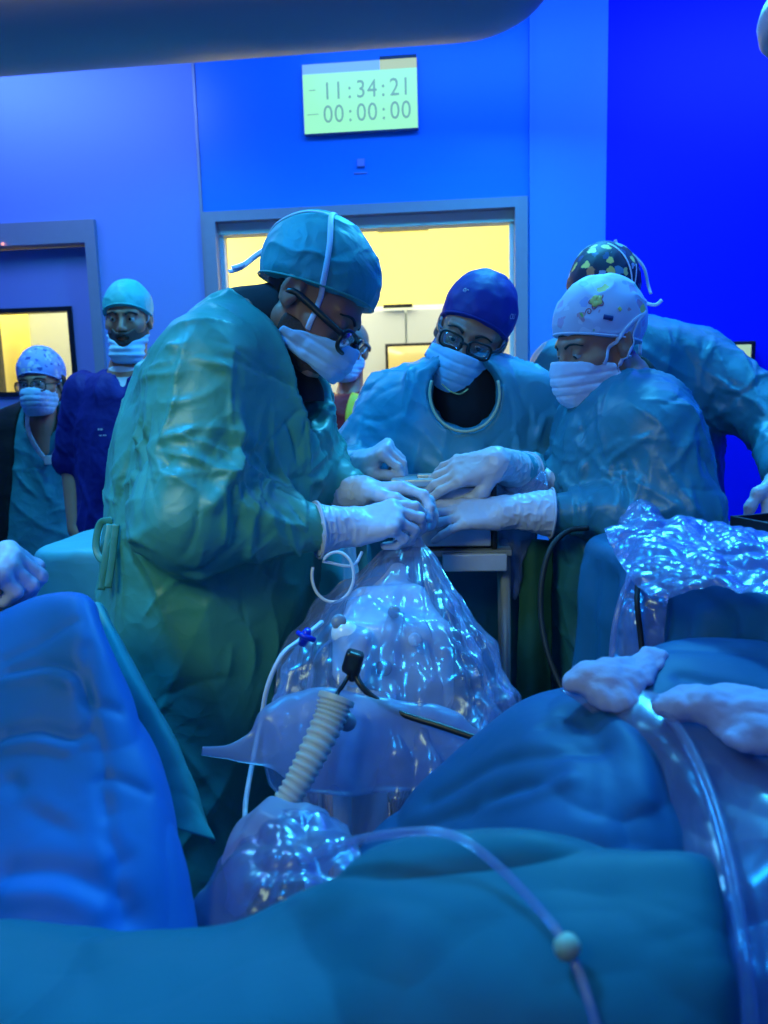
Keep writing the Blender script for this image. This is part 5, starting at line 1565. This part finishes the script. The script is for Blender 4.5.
# dark tray under the reaching hand
tc = onz(752, 522, ztr+.02)
ob = empty('tray', A(tc[0]+.06, tc[1]-.02, ztr+.005)); tag(ob, 'dark tray on the right table beneath a gloved hand', 'tray')
Rz = np.array([[math.cos(yaw_r), -math.sin(yaw_r), 0], [math.sin(yaw_r), math.cos(yaw_r), 0], [0, 0, 1]])
mesh_obj('tray_base', *bbox(A(tc[0]+.06, tc[1]-.02, ztr+.012), [.06, .08, .006], Rz, .004), M['black'], ob)
for s, hx_, hy_ in ((1, .06, .004), (-1, .06, .004)): mesh_obj('tray_rim', *bbox(A(tc[0]+.06, tc[1]-.02, ztr+.022)+Rz@A(0, s*.076, 0), [hx_, hy_, .009], Rz, .002), M['black'], ob)
for s in (1, -1): mesh_obj('tray_rim', *bbox(A(tc[0]+.06, tc[1]-.02, ztr+.022)+Rz@A(s*.056, 0, 0), [.004, .072, .009], Rz, .002), M['black'], ob)
# black cable loop by the right table
ob = mesh_obj('cable', *tube(spline([P(588, 528, 1.43), P(568, 531, 1.42), P(551, 548, 1.40), P(542, 580, 1.39), P(541, 615, 1.38), P(547, 650, 1.36), P(558, 680, 1.34), P(570, 705, 1.32)], 60), .0052, 10), M['black_matt'])
tag(ob, 'black cable looping down beside the blue-green table drape', 'cable')

# ================================================================== metal box on a trolley
yb = 1.53
bl_, br_ = WY(392, 488, yb), WY(491, 488, yb); zt_b, zb_b = WY(450, 488, yb)[2], WY(450, 547, yb)[2]
bc = A((bl_[0]+br_[0])/2, yb+.055, (zt_b+zb_b)/2); bh = A((br_[0]-bl_[0])/2, .055, (zt_b-zb_b)/2)
tr_ = empty('trolley', A(bc[0], bc[1], 0)); tag(tr_, 'steel trolley with a front rail carrying the metal box', 'trolley')
zs = zb_b-.006
mesh_obj('shelf', *bbox(A(bc[0]+.01, bc[1], zs-.006), [bh[0]+.03, .065, .006], bev=.002), M['machine_grey'], tr_)
rl, rr_ = WY(442, 562, yb-.03), WY(507, 562, yb-.03)
mesh_obj('rail', *bbox((rl+rr_)/2, [(rr_[0]-rl[0])/2, .008, .018], bev=.004), M['steel_dull'], tr_)
for sx in (-1, 1):
    for sy in (-1, 1):
        q = A(bc[0]+.01+sx*(bh[0]+.018), bc[1]+sy*.05, 0)
        mesh_obj('post', *tube([q+A(0, 0, .06), q+A(0, 0, zs-.012)], .010, 12), M['machine_grey'], tr_)
        mesh_obj('caster', *lathe([(.004, -.010), (.026, -.010), (.03, 0), (.026, .010), (.004, .010)], q+A(0, 0, .031), [1, 0, 0], 16), M['black_matt'], tr_)
for sx in (-1, 1): mesh_obj('bracket', *bbox((rl+rr_)/2+A(sx*.04, .02, .005), [.008, .016, .006], bev=.002), M['machine_grey'], tr_)
mesh_obj('lower_shelf', *bbox(A(bc[0]+.01, bc[1], .30), [bh[0]+.03, .06, .006], bev=.002), M['machine_grey'], tr_)
bx = empty('instrument_box', A(bc[0], bc[1], zb_b)); tag(bx, 'grey metal box with a lid between the gloved hands', 'box')
mesh_obj('box_body', *bbox(bc, bh, bev=.005), M['steel_dull'], bx)
mesh_obj('lid', *bbox(A(bc[0], bc[1], zt_b+.010), [bh[0]+.003, bh[1]+.003, .009], bev=.004), M['steel'], bx)
mesh_obj('lid_ridge', *bbox(A(bc[0]+.02, bc[1]-.02, zt_b+.022), [bh[0]*.7, .012, .004], bev=.003), M['steel'], bx)
mesh_obj('side_cover', *bbox(A(br_[0]+.006, bc[1], bc[2]), [.005, bh[1], bh[2]+.006], bev=.002), M['black'], bx)
mesh_obj('sticker', *bbox(WY(433, 502, yb-.001), [.011, .0008, .011], bev=0), M['white'], bx)
# clear sleeve over the far fist and a hanging film below the box
ob = sheet('plastic_sleeve', [[P(498, 470, 1.585), P(520, 464, 1.60), P(546, 472, 1.60)], [P(496, 484, 1.575), P(520, 482, 1.575), P(548, 488, 1.58)], [P(497, 510, 1.575), P(520, 520, 1.57), P(545, 515, 1.58)], [P(500, 560, 1.58), P(515, 600, 1.58), P(520, 560, 1.585)]],
           M['film'], 60, 50, .008, 26, .003, 14, 21, 'clear plastic film hanging over a gloved fist beside the metal box', 'plastic film')

# ================================================================== machine under clear plastic in the middle
mc = P(378, 640, 1.24)
mb = empty('camera_stand', A(mc[0], mc[1]+.02, 0)); tag(mb, 'white machine head on a column, wrapped in clear plastic, between the surgeons', 'machine')
F3 = lambda p, c_, h_, r_, yaw=0., pit=0.: rbox(p, c_, h_, np.array(Matrix.Rotation(yaw, 3, 'Z') @ Matrix.Rotation(pit, 3, 'X')), r_)
def housing(p):
    d = F3(p, P(386, 612, 1.34), (.070, .07, .045), .03, .25, -.3)
    d = smin(d, F3(p, P(374, 652, 1.27), (.052, .055, .075), .025, -.2, .1), .02)
    d = smin(d, F3(p, P(420, 664, 1.29), (.050, .05, .085), .03, .4, 0), .03)
    d = smin(d, rcone(p, P(394, 590, 1.36), P(398, 572, 1.38), .034, .018), .02)
    return d
V, Q = isomesh(housing, mc-.32, mc+.32, .005); mesh_obj('housing', relax(V, Q, 2), Q, M['machine'], mb)
V, Q = isomesh(lambda p: smin(F3(p, P(352, 655, 1.19), (.030, .022, .045), .018, -.3, -.15), rcone(p, P(344, 632, 1.18), P(352, 650, 1.18), .020, .018), .01), mc-.3, mc+.3, .004); mesh_obj('camera_body', relax(V, Q, 2), Q, M['machine'], mb)
a = np.linspace(0, 2*math.pi, 50, endpoint=False); rc_ = P(382, 598, 1.33)
mesh_obj('ring', *tube(rc_+np.outer(np.cos(a), A(.050, .01, .012))+np.outer(np.sin(a), A(-.01, .045, .02)), .009, 10, closed=True), M['machine_grey'], mb)
for (u, v, r_, m_) in ((339, 622, .012, 'machine_grey'), (394, 612, .010, 'machine_grey'), (384, 668, .013, 'machine_grey'), (415, 640, .011, 'machine')):
    cpt = P(u, v, 1.18 if u < 360 else 1.215); mesh_obj('knob', *lathe([(.001, -.014), (r_*.8, -.014), (r_, -.010), (r_, .02), (.001, .02)], cpt, unit(cpt-CAM), 20), M[m_], mb)
colp = [P(372, 690, 1.22), P(362, 760, 1.20), A(*P(362, 760, 1.20)[:2], .55), A(*P(362, 760, 1.20)[:2], .10)]
mesh_obj('column', *tube(spline(colp, 24), .040, 24), M['machine'], mb)
for u_, v_ in ((312, 790), (342, 792)):
    pp = P(u_, v_, 1.12); mesh_obj('support_rod', *tube([P(u_+14, v_-80, 1.16), pp, A(pp[0]-.01, pp[1], .30), A(pp[0]-.01, pp[1], .10)], .014, 14), M['machine'], mb)
mesh_obj('base', *bbox(A(*P(350, 760, 1.18)[:2], .065), [.17, .15, .035], bev=.02), M['machine_grey'], mb)
for sx in (-1, 1):
    for sy in (-1, 1): mesh_obj('caster', *lathe([(.004, -.010), (.022, -.010), (.026, 0), (.022, .010), (.004, .010)], A(*P(350, 760, 1.18)[:2], .0265)+A(sx*.13, sy*.11, 0), [1, 0, 0], 16), M['black_matt'], mb)

# clear cone of film gathered at the gloved fingertips
rings = [(526, 400, 413, 1.405, .010), (545, 392, 424, 1.38, .026), (575, 358, 444, 1.33, .075), (610, 322, 464, 1.27, .115), (650, 288, 486, 1.22, .135), (690, 278, 503, 1.18, .145), (722, 276, 514, 1.16, .150), (760, 284, 498, 1.14, .140), (800, 300, 452, 1.12, .115), (835, 310, 420, 1.11, .09)]
n, mR = 220, 130
th = np.linspace(0, 2*math.pi, n, endpoint=False)
R_ = np.array([[*P((ul+ur)/2, v, d), (ur-ul)/2*d/F_PX, ry] for v, ul, ur, d, ry in rings])
R_ = np.stack([np.interp(np.linspace(0, len(R_)-1, mR), np.arange(len(R_)), R_[:, k]) for k in range(5)], 1)
for k in range(5): R_[:, k] = np.convolve(np.pad(R_[:, k], 5, mode='edge'), np.hanning(11)/np.hanning(11).sum(), 'valid')
V = []
for i, (cx, cy, cz, rx, ry) in enumerate(R_):
    f = i/mR
    w = 1+(.10*np.sin(9*th+2*f)+.07*np.sin(17*th+1.3+3*f)+.05*np.sin(29*th+.4))*(.35+.65*f)
    V.append(np.stack([cx+np.cos(th)*rx*w, cy+np.sin(th)*ry*w, np.full(n, cz)+.01*np.sin(5*th)*f], 1))
V = np.array(V).reshape(-1, 3); i = np.arange(mR*n).reshape(mR, n); j = np.roll(i, -1, 1)
Q = np.stack([i[:-1], i[1:], j[1:], j[:-1]], -1).reshape(-1, 4)
N = normals(V, Q); X = warp(V, .02, 8, 4); f = np.clip((np.repeat(np.arange(mR), n)/mR)*3, .15, 1)
V = V+N*((.022*crumple(aniso(X, (.15, 0, 1), 15, 3.0), 6, 2)+.006*(ridge(X*16, 9, 2)-.3))*f)[:, None]
ob = mesh_obj('plastic_drape', V, Q, M['film'], origin=R_[-1, :3]); tag(ob, 'clear plastic drape gathered to a peak under the gloved fingertips', 'plastic film')
# pale fluid pouch with a pointed spout
pp = spline([P(202, 751, .99), P(228, 752, 1.0), P(252, 748, 1.01), P(278, 741, 1.02), P(310, 738, 1.03), P(360, 744, 1.04), P(415, 745, 1.05), P(462, 740, 1.05), P(482, 736, 1.05)], 110)
pr = np.interp(np.linspace(0, 8, 110), range(9), [4, 7, 17, 38, 50, 49, 42, 26, 5])*1.03/F_PX
pr = np.convolve(np.pad(pr, 5, mode='edge'), np.hanning(11)/np.hanning(11).sum(), 'valid')
V, F = tube(pp, pr, 90, flat=.42, nrm=-FWD+A(0, 0, .1))
Q = np.array([f for f in F if len(f) == 4])
N = normals(V, Q); V = V+N*(.012*crumple(warp(V, .02, 9, 4)*A(9, 9, 13), 4, 2)*np.clip(np.repeat(pr, 90)/.03, .1, 1))[:, None]
ob = mesh_obj('fluid_pouch', V, F, M['film_pouch']); tag(ob, 'pale translucent pouch with a pointed spout hanging on the wrapped machine', 'pouch')
mesh_obj('port', *lathe([(.001, 0), (.011, 0), (.012, .008), (.006, .014), (.001, .014)], P(347, 722, .985), -unit(P(347, 722, .985)-CAM), 16), M['machine_grey'], ob)
# corrugated breathing tube
path = spline([P(336, 700, .965), P(328, 722, .955), P(312, 755, .935), P(296, 785, .92), P(279, 812, .91)], 220)
s = np.linspace(0, 1, 220); rr = (.0215-.0075*s)*(1+.065*np.sign(np.sin(s*2*math.pi*17))*np.abs(np.sin(s*2*math.pi*17))**.6)
ob = mesh_obj('corrugated_tube', *tube(path, rr, 24), M['cream_tube']); tag(ob, 'cream corrugated breathing tube in front of the pale pouch', 'tube')
mesh_obj('end_collar', *tube(path[:14]+(path[0]-path[13])*.6, .0235, 24), M['cream_tube'], ob)
# black plug and cable
ob = empty('cable', P(353, 664, 1.06)); tag(ob, 'black cable with a plug, draped across the clear plastic', 'cable')
mesh_obj('plug', *(lambda: (lambda VQ: (relax(VQ[0], VQ[1], 1), VQ[1]))(isomesh(lambda p: smin(rbox(p, P(353, 662, 1.06), (.013, .012, .016), np.array(Matrix.Rotation(.3, 3, 'Y')), .006), rcone(p, P(353, 668, 1.06), P(352, 678, 1.06), .009, .006), .006), P(353, 664, 1.06)-.05, P(353, 664, 1.06)+.05, .002)))(), M['black'], ob)
mesh_obj('wire', *tube(spline([P(355, 672, 1.06), P(360, 684, 1.05), P(374, 698, 1.045), P(400, 713, 1.04), P(440, 726, 1.02), P(484, 741, 1.0), P(520, 752, .98)], 60), .0046, 10), M['black'], ob)
mesh_obj('wire', *tube(spline([P(351, 672, 1.06), P(344, 684, 1.05), P(337, 694, 1.03), P(333, 702, 1.01)], 24), .0030, 8), M['black'], ob)
# thin tubes and the blue stopcock
ob = mesh_obj('tube', *tube(spline([P(322, 622, 1.20), P(300, 640, 1.14), P(282, 655, 1.10), P(268, 685, 1.09), P(261, 720, 1.09), P(252, 765, 1.06), P(246, 800, 1.02), P(245, 822, .98)], 60), .0036, 8), M['tube_white'])
tag(ob, 'thin white tube hanging down left of the pale pouch', 'tube')
a = np.linspace(-.4, 5.6, 40); lc_ = P(331, 577, 1.28)
loop = np.array([P(331-19*math.cos(t)+t*1.2, 577+25*math.sin(t), 1.28-.012*math.sin(t*.5)) for t in a])
ob = mesh_obj('tube', *tube(np.vstack([loop, spline([loop[-1], P(352, 566, 1.29), P(362, 552, 1.31)], 8)[1:]]), .0028, 8), M['tube_white']); tag(ob, 'thin white tube curled in a loop below the gloved hands', 'tube')
ob = empty('stopcock', P(305, 637, 1.12)); tag(ob, 'small blue stopcock at the left edge of the clear plastic', 'stopcock')
mesh_obj('valve_body', *lathe([(.001, -.014), (.006, -.014), (.0075, -.004), (.0075, .006), (.005, .014), (.001, .014)], P(305, 637, 1.12), [.4, -.3, .9], 14), M['blue_plastic'], ob)
mesh_obj('lever', *tube([P(297, 632, 1.115), P(305, 637, 1.11), P(315, 640, 1.115)], [.003, .005, .004], 8), M['blue_plastic'], ob)
# ================================================================== lower wad of plastic round the tube end
def wad(p):
    d = ell(p, P(300, 838, .87), (.052, .045, .030)); d = smin(d, ell(p, P(262, 834, .87), (.034, .035, .028)), .03)
    return smin(d, rcone(p, P(268, 850, .86), P(232, 905, .84), .026, .012), .03)
q = P(262, 870, .83)
ob = lump('plastic_bag', wad, q-.2, q+.2, .0042, M['film_soft'], 'crumpled milky plastic bag around the lower end of the corrugated tube', 'plastic bag', .022, 15, 9)
sheet('bag_skirt', [[P(244, 818, .90), P(264, 808, .87), P(300, 808, .85), P(345, 820, .88)], [P(214, 862, .86), P(250, 858, .80), P(300, 852, .79), P(358, 850, .82)], [P(190, 915, .82), P(240, 915, .76), P(300, 905, .74), P(370, 880, .78)], [P(182, 960, .80), P(235, 965, .74), P(300, 960, .72), P(370, 930, .76)]], M['film'], 70, 70, .016, 17, .008, 10, 12, parent=ob)

# ================================================================== operating table and drapes close to the camera
ot = empty('operating_table', A(.05, .66, 0)); tag(ot, 'operating table hidden under the blue and teal drapes nearest the camera', 'table')
mesh_obj('table_top', *bbox(A(.02, .38, .68), [.44, .17, .03], bev=.02), M['black_matt'], ot)
mesh_obj('column', *bbox(A(.05, .42, .37), [.12, .12, .28], bev=.03), M['steel_dull'], ot)
mesh_obj('base', *bbox(A(.05, .58, .05), [.24, .34, .05], bev=.03), M['machine_grey'], ot)

ob = sheet('surgical_drape', [
    [P(-110, 700, 1.16), P(-70, 660, 1.14), P(-20, 632, 1.12), P(50, 618, 1.10), P(84, 616, 1.08), P(92, 626, 1.08), P(90, 650, 1.10)],
    [P(-110, 640, 1.00), P(-70, 628, 1.00), P(-20, 618, .99), P(36, 598, .98), P(76, 594, .96), P(94, 606, .98), P(90, 626, 1.08)],
    [P(-110, 690, .94), P(-70, 672, .94), P(-20, 655, .92), P(40, 640, .91), P(84, 634, .90), P(106, 640, .94), P(100, 660, 1.08)],
    [P(-110, 750, .89), P(-70, 735, .88), P(-20, 722, .86), P(44, 715, .85), P(104, 712, .85), P(140, 714, .90), P(130, 730, 1.05)],
    [P(-110, 820, .83), P(-70, 808, .82), P(-20, 800, .80), P(50, 796, .79), P(120, 792, .80), P(166, 790, .85), P(155, 800, 1.0)],
    [P(-110, 890, .77), P(-70, 880, .76), P(-20, 872, .74), P(50, 868, .735), P(125, 866, .75), P(182, 862, .80), P(170, 875, .95)],
    [P(-110, 980, .72), P(-70, 975, .71), P(-20, 965, .69), P(50, 962, .68), P(130, 960, .70), P(198, 952, .76), P(188, 965, .9)]],
    M['drape_blue'], 150, 150, .006, 6, .008, 5, 17, 'bright blue drape falling in folds at the left, nearest the camera', 'drape', .003,
    creases=[([(0, 664), (35, 660), (62, 664), (80, 688)], .006, .009), ([(0, 672), (35, 669), (60, 674)], .006, -.007), ([(0, 725), (30, 722), (60, 730), (78, 722)], .007, .010), ([(0, 735), (30, 734), (58, 742)], .006, -.010),
             ([(84, 640), (86, 690), (96, 740), (110, 800)], .008, .008), ([(80, 688), (100, 694), (125, 700)], .006, .007), ([(100, 765), (130, 770), (155, 782)], .006, .008), ([(0, 780), (40, 800), (90, 830), (130, 850)], .009, .010),
             ([(20, 790), (60, 815), (110, 842)], .008, -.009), ([(96, 770), (104, 820), (125, 880)], .007, .008), ([(0, 872), (50, 868), (100, 880), (135, 905)], .012, .016), ([(0, 890), (50, 886), (95, 898)], .010, -.014), ([(70, 612), (40, 630), (0, 650)], .007, .006)])
ob = sheet('surgical_drape', [
    [P(60, 612, 1.14), P(86, 604, 1.13), P(98, 604, 1.12), P(104, 612, 1.14)],
    [P(70, 680, 1.10), P(110, 665, 1.07), P(132, 668, 1.06), P(138, 678, 1.10)],
    [P(90, 750, 1.05), P(136, 735, 1.02), P(164, 728, 1.01), P(172, 740, 1.06)],
    [P(110, 800, 1.02), P(155, 790, .99), P(186, 782, .99), P(192, 790, 1.04)],
    [P(120, 812, 1.0), P(170, 826, .97), P(208, 840, .97), P(213, 846, 1.0)]],
    M['drape_green'], 80, 50, .006, 9, .006, 6, 19, 'dark green drape edge hanging beneath the bright blue drape', 'drape', .003)
ob = sheet('surgical_drape', [
    [P(330, 930, .98), P(400, 842, 1.06), P(470, 775, 1.10), P(540, 716, 1.12), P(610, 690, 1.13), P(680, 662, 1.13), P(790, 660, 1.10), P(900, 690, 1.05)],
    [P(318, 905, .84), P(384, 822, .93), P(450, 762, .96), P(520, 706, .98), P(590, 682, .98), P(662, 645, .98), P(770, 644, .96), P(900, 660, .92)],
    [P(325, 930, .76), P(400, 850, .84), P(462, 790, .87), P(530, 726, .88), P(600, 706, .87), P(670, 680, .88), P(770, 680, .87), P(900, 700, .83)],
    [P(345, 960, .70), P(415, 888, .77), P(475, 830, .79), P(540, 775, .79), P(612, 752, .78), P(680, 748, .79), P(770, 750, .78), P(900, 770, .75)],
    [P(370, 1000, .66), P(435, 935, .71), P(490, 890, .72), P(550, 840, .71), P(625, 820, .70), P(690, 835, .71), P(770, 840, .70), P(900, 850, .68)],
    [P(390, 1060, .63), P(450, 1000, .67), P(510, 965, .67), P(570, 930, .66), P(640, 920, .65), P(700, 930, .66), P(770, 930, .65), P(900, 940, .62)],
    [P(400, 1130, .60), P(460, 1090, .63), P(520, 1060, .63), P(580, 1040, .61), P(650, 1035, .60), P(710, 1040, .61), P(780, 1040, .60), P(900, 1050, .58)]],
    M['drape_deep'], 150, 170, .004, 7, .007, 6, 27, 'deep blue drape mounded over the table on the right, nearest the camera', 'drape', .003,
    creases=[([(430, 790), (480, 765), (540, 745), (600, 735)], .010, .012), ([(400, 822), (450, 805), (520, 780)], .009, .010), ([(470, 800), (520, 788), (560, 770)], .008, -.010),
             ([(560, 700), (600, 730), (620, 780), (640, 830)], .012, .014), ([(600, 700), (640, 740), (655, 790)], .010, -.012), ([(680, 668), (720, 676), (768, 684)], .008, .010), ([(540, 715), (580, 740), (590, 790)], .010, .010)])
ob = sheet('surgical_drape', [
    [P(-200, 945, .70), P(-60, 940, .69), P(60, 938, .68), P(160, 940, .67), P(240, 936, .66), P(310, 896, .65), P(380, 856, .64), P(470, 846, .62), P(580, 850, .60), P(690, 862, .58), P(712, 880, .585)],
    [P(-200, 935, .62), P(-60, 930, .62), P(60, 928, .61), P(160, 930, .60), P(235, 928, .60), P(305, 888, .59), P(376, 848, .585), P(470, 838, .57), P(585, 842, .55), P(696, 856, .535), P(716, 876, .55)],
    [P(-200, 960, .58), P(-60, 955, .575), P(60, 952, .57), P(160, 955, .56), P(240, 955, .555), P(315, 930, .55), P(390, 900, .54), P(475, 890, .53), P(590, 896, .51), P(704, 905, .50), P(724, 925, .52)],
    [P(-200, 1020, .53), P(-60, 1020, .525), P(60, 1018, .52), P(160, 1018, .515), P(245, 1015, .51), P(325, 1000, .50), P(400, 985, .49), P(485, 975, .485), P(595, 975, .47), P(712, 980, .46), P(732, 1000, .49)],
    [P(-200, 1100, .49), P(-60, 1100, .485), P(60, 1100, .48), P(160, 1100, .475), P(245, 1100, .47), P(330, 1100, .46), P(405, 1090, .45), P(490, 1090, .445), P(600, 1090, .43), P(718, 1090, .43), P(738, 1100, .46)]],
    M['drape_teal'], 110, 170, .010, 7, .010, 5, 37, 'teal drape spread along the bottom edge of the picture with a folded corner', 'drape', .003)
# gauze and film on the blue mound
for (pts, lab) in (([(584, 682, .90, .026), (606, 674, .90, .030), (630, 678, .90, .026), (616, 700, .87, .026), (645, 664, .925, .020), (657, 655, .94, .014)], 'white gauze wad on the ridge of the deep blue drape'),
                   ([(672, 706, .81, .020), (700, 702, .80, .030), (735, 706, .79, .034), (775, 715, .77, .036), (745, 735, .76, .028), (800, 740, .74, .036)], 'long white gauze pad over the shaded side of the deep blue drape')):
    G = [(P(u, v, d-.015), r) for u, v, d, r in pts]
    def gz(p, G=G):
        d = None
        for c_, r in G:
            e = ell(p, c_, (r*1.0, r*.9, r*.48)); d = e if d is None else smin(d, e, .022)
        return d
    L_ = np.array([g[0] for g in G])
    lump('gauze_pad', gz, L_.min(0)-.06, L_.max(0)+.06, .003, M['gauze'], lab, 'gauze', -.007, 34, 3)
ob = sheet('plastic_film', [[P(560, 690, .90), P(640, 690, .86), P(700, 710, .80), P(780, 730, .76)], [P(600, 720, .85), P(660, 735, .79), P(710, 760, .745), P(790, 780, .70)], [P(660, 790, .755), P(690, 805, .72), P(725, 830, .68), P(790, 850, .64)],
                            [P(690, 870, .68), P(705, 890, .655), P(735, 910, .62), P(800, 930, .59)], [P(715, 960, .62), P(730, 980, .60), P(755, 1000, .57), P(810, 1010, .55)], [P(725, 1060, .57), P(745, 1070, .56), P(765, 1080, .54), P(815, 1090, .52)]],
           M['film'], 110, 70, .007, 12, .006, 9, 41, 'clear plastic film with glints lying down the right side of the blue drape', 'plastic film')
ob = mesh_obj('tube', *tube(spline([P(655, 700, .80), P(684, 738, .755), P(708, 790, .70), P(728, 860, .64), P(742, 940, .585), P(750, 1010, .55), P(752, 1080, .52)], 60), .0062, 12), M['tube_clear'])
tag(ob, 'translucent violet-blue tube running down the plastic film at the right edge', 'tube')
ob = empty('tube', P(480, 850, .54)); tag(ob, 'pale tube with a yellowish connector curving over the teal drape corner', 'tube')
mesh_obj('hose', *tube(spline([P(300, 862, .60), P(350, 842, .575), P(410, 832, .55), P(455, 836, .535), P(500, 868, .51), P(545, 916, .48), P(568, 948, .465), P(585, 990, .45), P(600, 1040, .435)], 70), .0032, 12), M['tube_clear'], ob)
q0, q1 = P(560, 936, .466), P(574, 958, .458)
mesh_obj('connector', *tube([q0, q0+(q1-q0)*.2, q0+(q1-q0)*.5, q0+(q1-q0)*.8, q1], [.0045, .0075, .0085, .0075, .0045], 16), plain('yellowish_connector', (.55, .55, .35), .4), ob)
# green towel strip hanging in the gap
sheet('towel', [[P(521, 541, 1.60), P(534, 539, 1.58), P(552, 541, 1.60)], [P(519, 620, 1.58), P(533, 620, 1.56), P(552, 620, 1.58)], [P(517, 690, 1.58), P(532, 695, 1.56), P(552, 690, 1.58)], [P(515, 770, 1.58), P(530, 772, 1.56), P(552, 770, 1.58)]],
      fabric('green_towel', (.012, .085, .065), .8, crease=.2), 60, 24, .006, 10, .004, 8, 51, 'narrow green cloth strip hanging between the two gowns', 'cloth', .002)

# ================================================================== someone beyond the left edge: one gloved fist comes into view
def person_outside():
    LID[:] = [.003, -.0045]
    bx_, by_ = -1.14, 1.0
    H = Head(A(bx_+.03, by_+.10, 1.58), A(.75, .62, -.25), A(.1, .1, 1), .94); base = A(bx_, by_, 0)
    rows = [(1.42, bx_, by_, .07, .06), (1.38, bx_, by_, .16, .10), (1.28, bx_, by_, .21, .13), (1.0, bx_, by_, .20, .15), (.7, bx_, by_, .21, .17), (.32, bx_, by_, .22, .18)]
    yaw = math.radians(-45)
    n0, n1 = H.w((0, -.02, -.05)), A(bx_, by_, 1.42)
    wr = P(-62, 584, 1.00); el = A(bx_+.20, by_-.20, 1.02); sh = A(bx_+.12, by_-.12, 1.32)
    el2 = A(bx_-.10, by_+.26, 1.05); sh2 = A(bx_-.10, by_+.14, 1.32); wr2 = el2+A(.22, .05, -.02)
    legs = simple_legs(base, -math.pi/4, .82)
    def body(p):
        d = chain(p, [n0, n1, n1+A(0, 0, -.1)], [.052, .06, .07], .02)
        d = smin(d, zloft(p, [(z, x, y, max(rx-.04, .03), max(ry-.04, .03)) for z, x, y, rx, ry in rows if z > .7], yaw), .03)
        for a_ in ((sh, el, wr), (sh2, el2, wr2)): d = smin(d, chain(p, a_, [.05, .042, .027], .02), .03)
        return smin(d, legs(p), .04)
    o = person('person', 'person standing just beyond the left edge, only a white gloved fist showing', H, body, A(bx_-.5, .5, 0), A(bx_+.65, 1.5, 1.78), base, h=.007)
    def gown(p):
        d = zloft(p, rows, yaw)
        for a_, b_, c_ in ((sh, el, wr), (sh2, el2, wr2)): d = smin(d, smin(rcone(p, a_, b_, .08, .07), rcone(p, b_, c_-unit(c_-b_)*.07, .07, .044), .03), .045)
        return smax(d, -chain(p, [n0, n1], [.065, .065]), .01)
    gown_mesh(gown, A(bx_-.5, .45, .3), A(bx_+.65, 1.55, 1.5), o, M['gown_green'], .009, .008, 71, [(sh, el, wr)], [])
    trousers(o, base, -math.pi/4, .82)
    cf = cap_field(.056, -.03, .010, .004, .006); part_sdf('surgical_cap', H, cf, M['gown_teal'], o, .005)
    eyes(H, o); brows(H, o); mf = mask_field(); part_sdf('face_mask', H, mf, M['mask'], o, .005, .16, 1, mask_pleats)
    glove(o, wr, A(.92, .25, .28), A(-.25, -.45, .85), wr-unit(wr-el)*.09, (.031, .045), curls=((62, 70, 40), (68, 74, 42), (72, 76, 44), (76, 78, 44)), spread=(5, 1, -4, -8), side=-1, fat=1.12,
          thumb=((.026, .022, -.010), (.046, .046, -.026), (.040, .072, -.044), (.022, .086, -.054)), s=1.0)
    glove(o, wr2, A(.95, .2, -.2), A(.2, -.1, .95), wr2-unit(wr2-el2)*.09, (.031, .045), side=1)
person_outside()
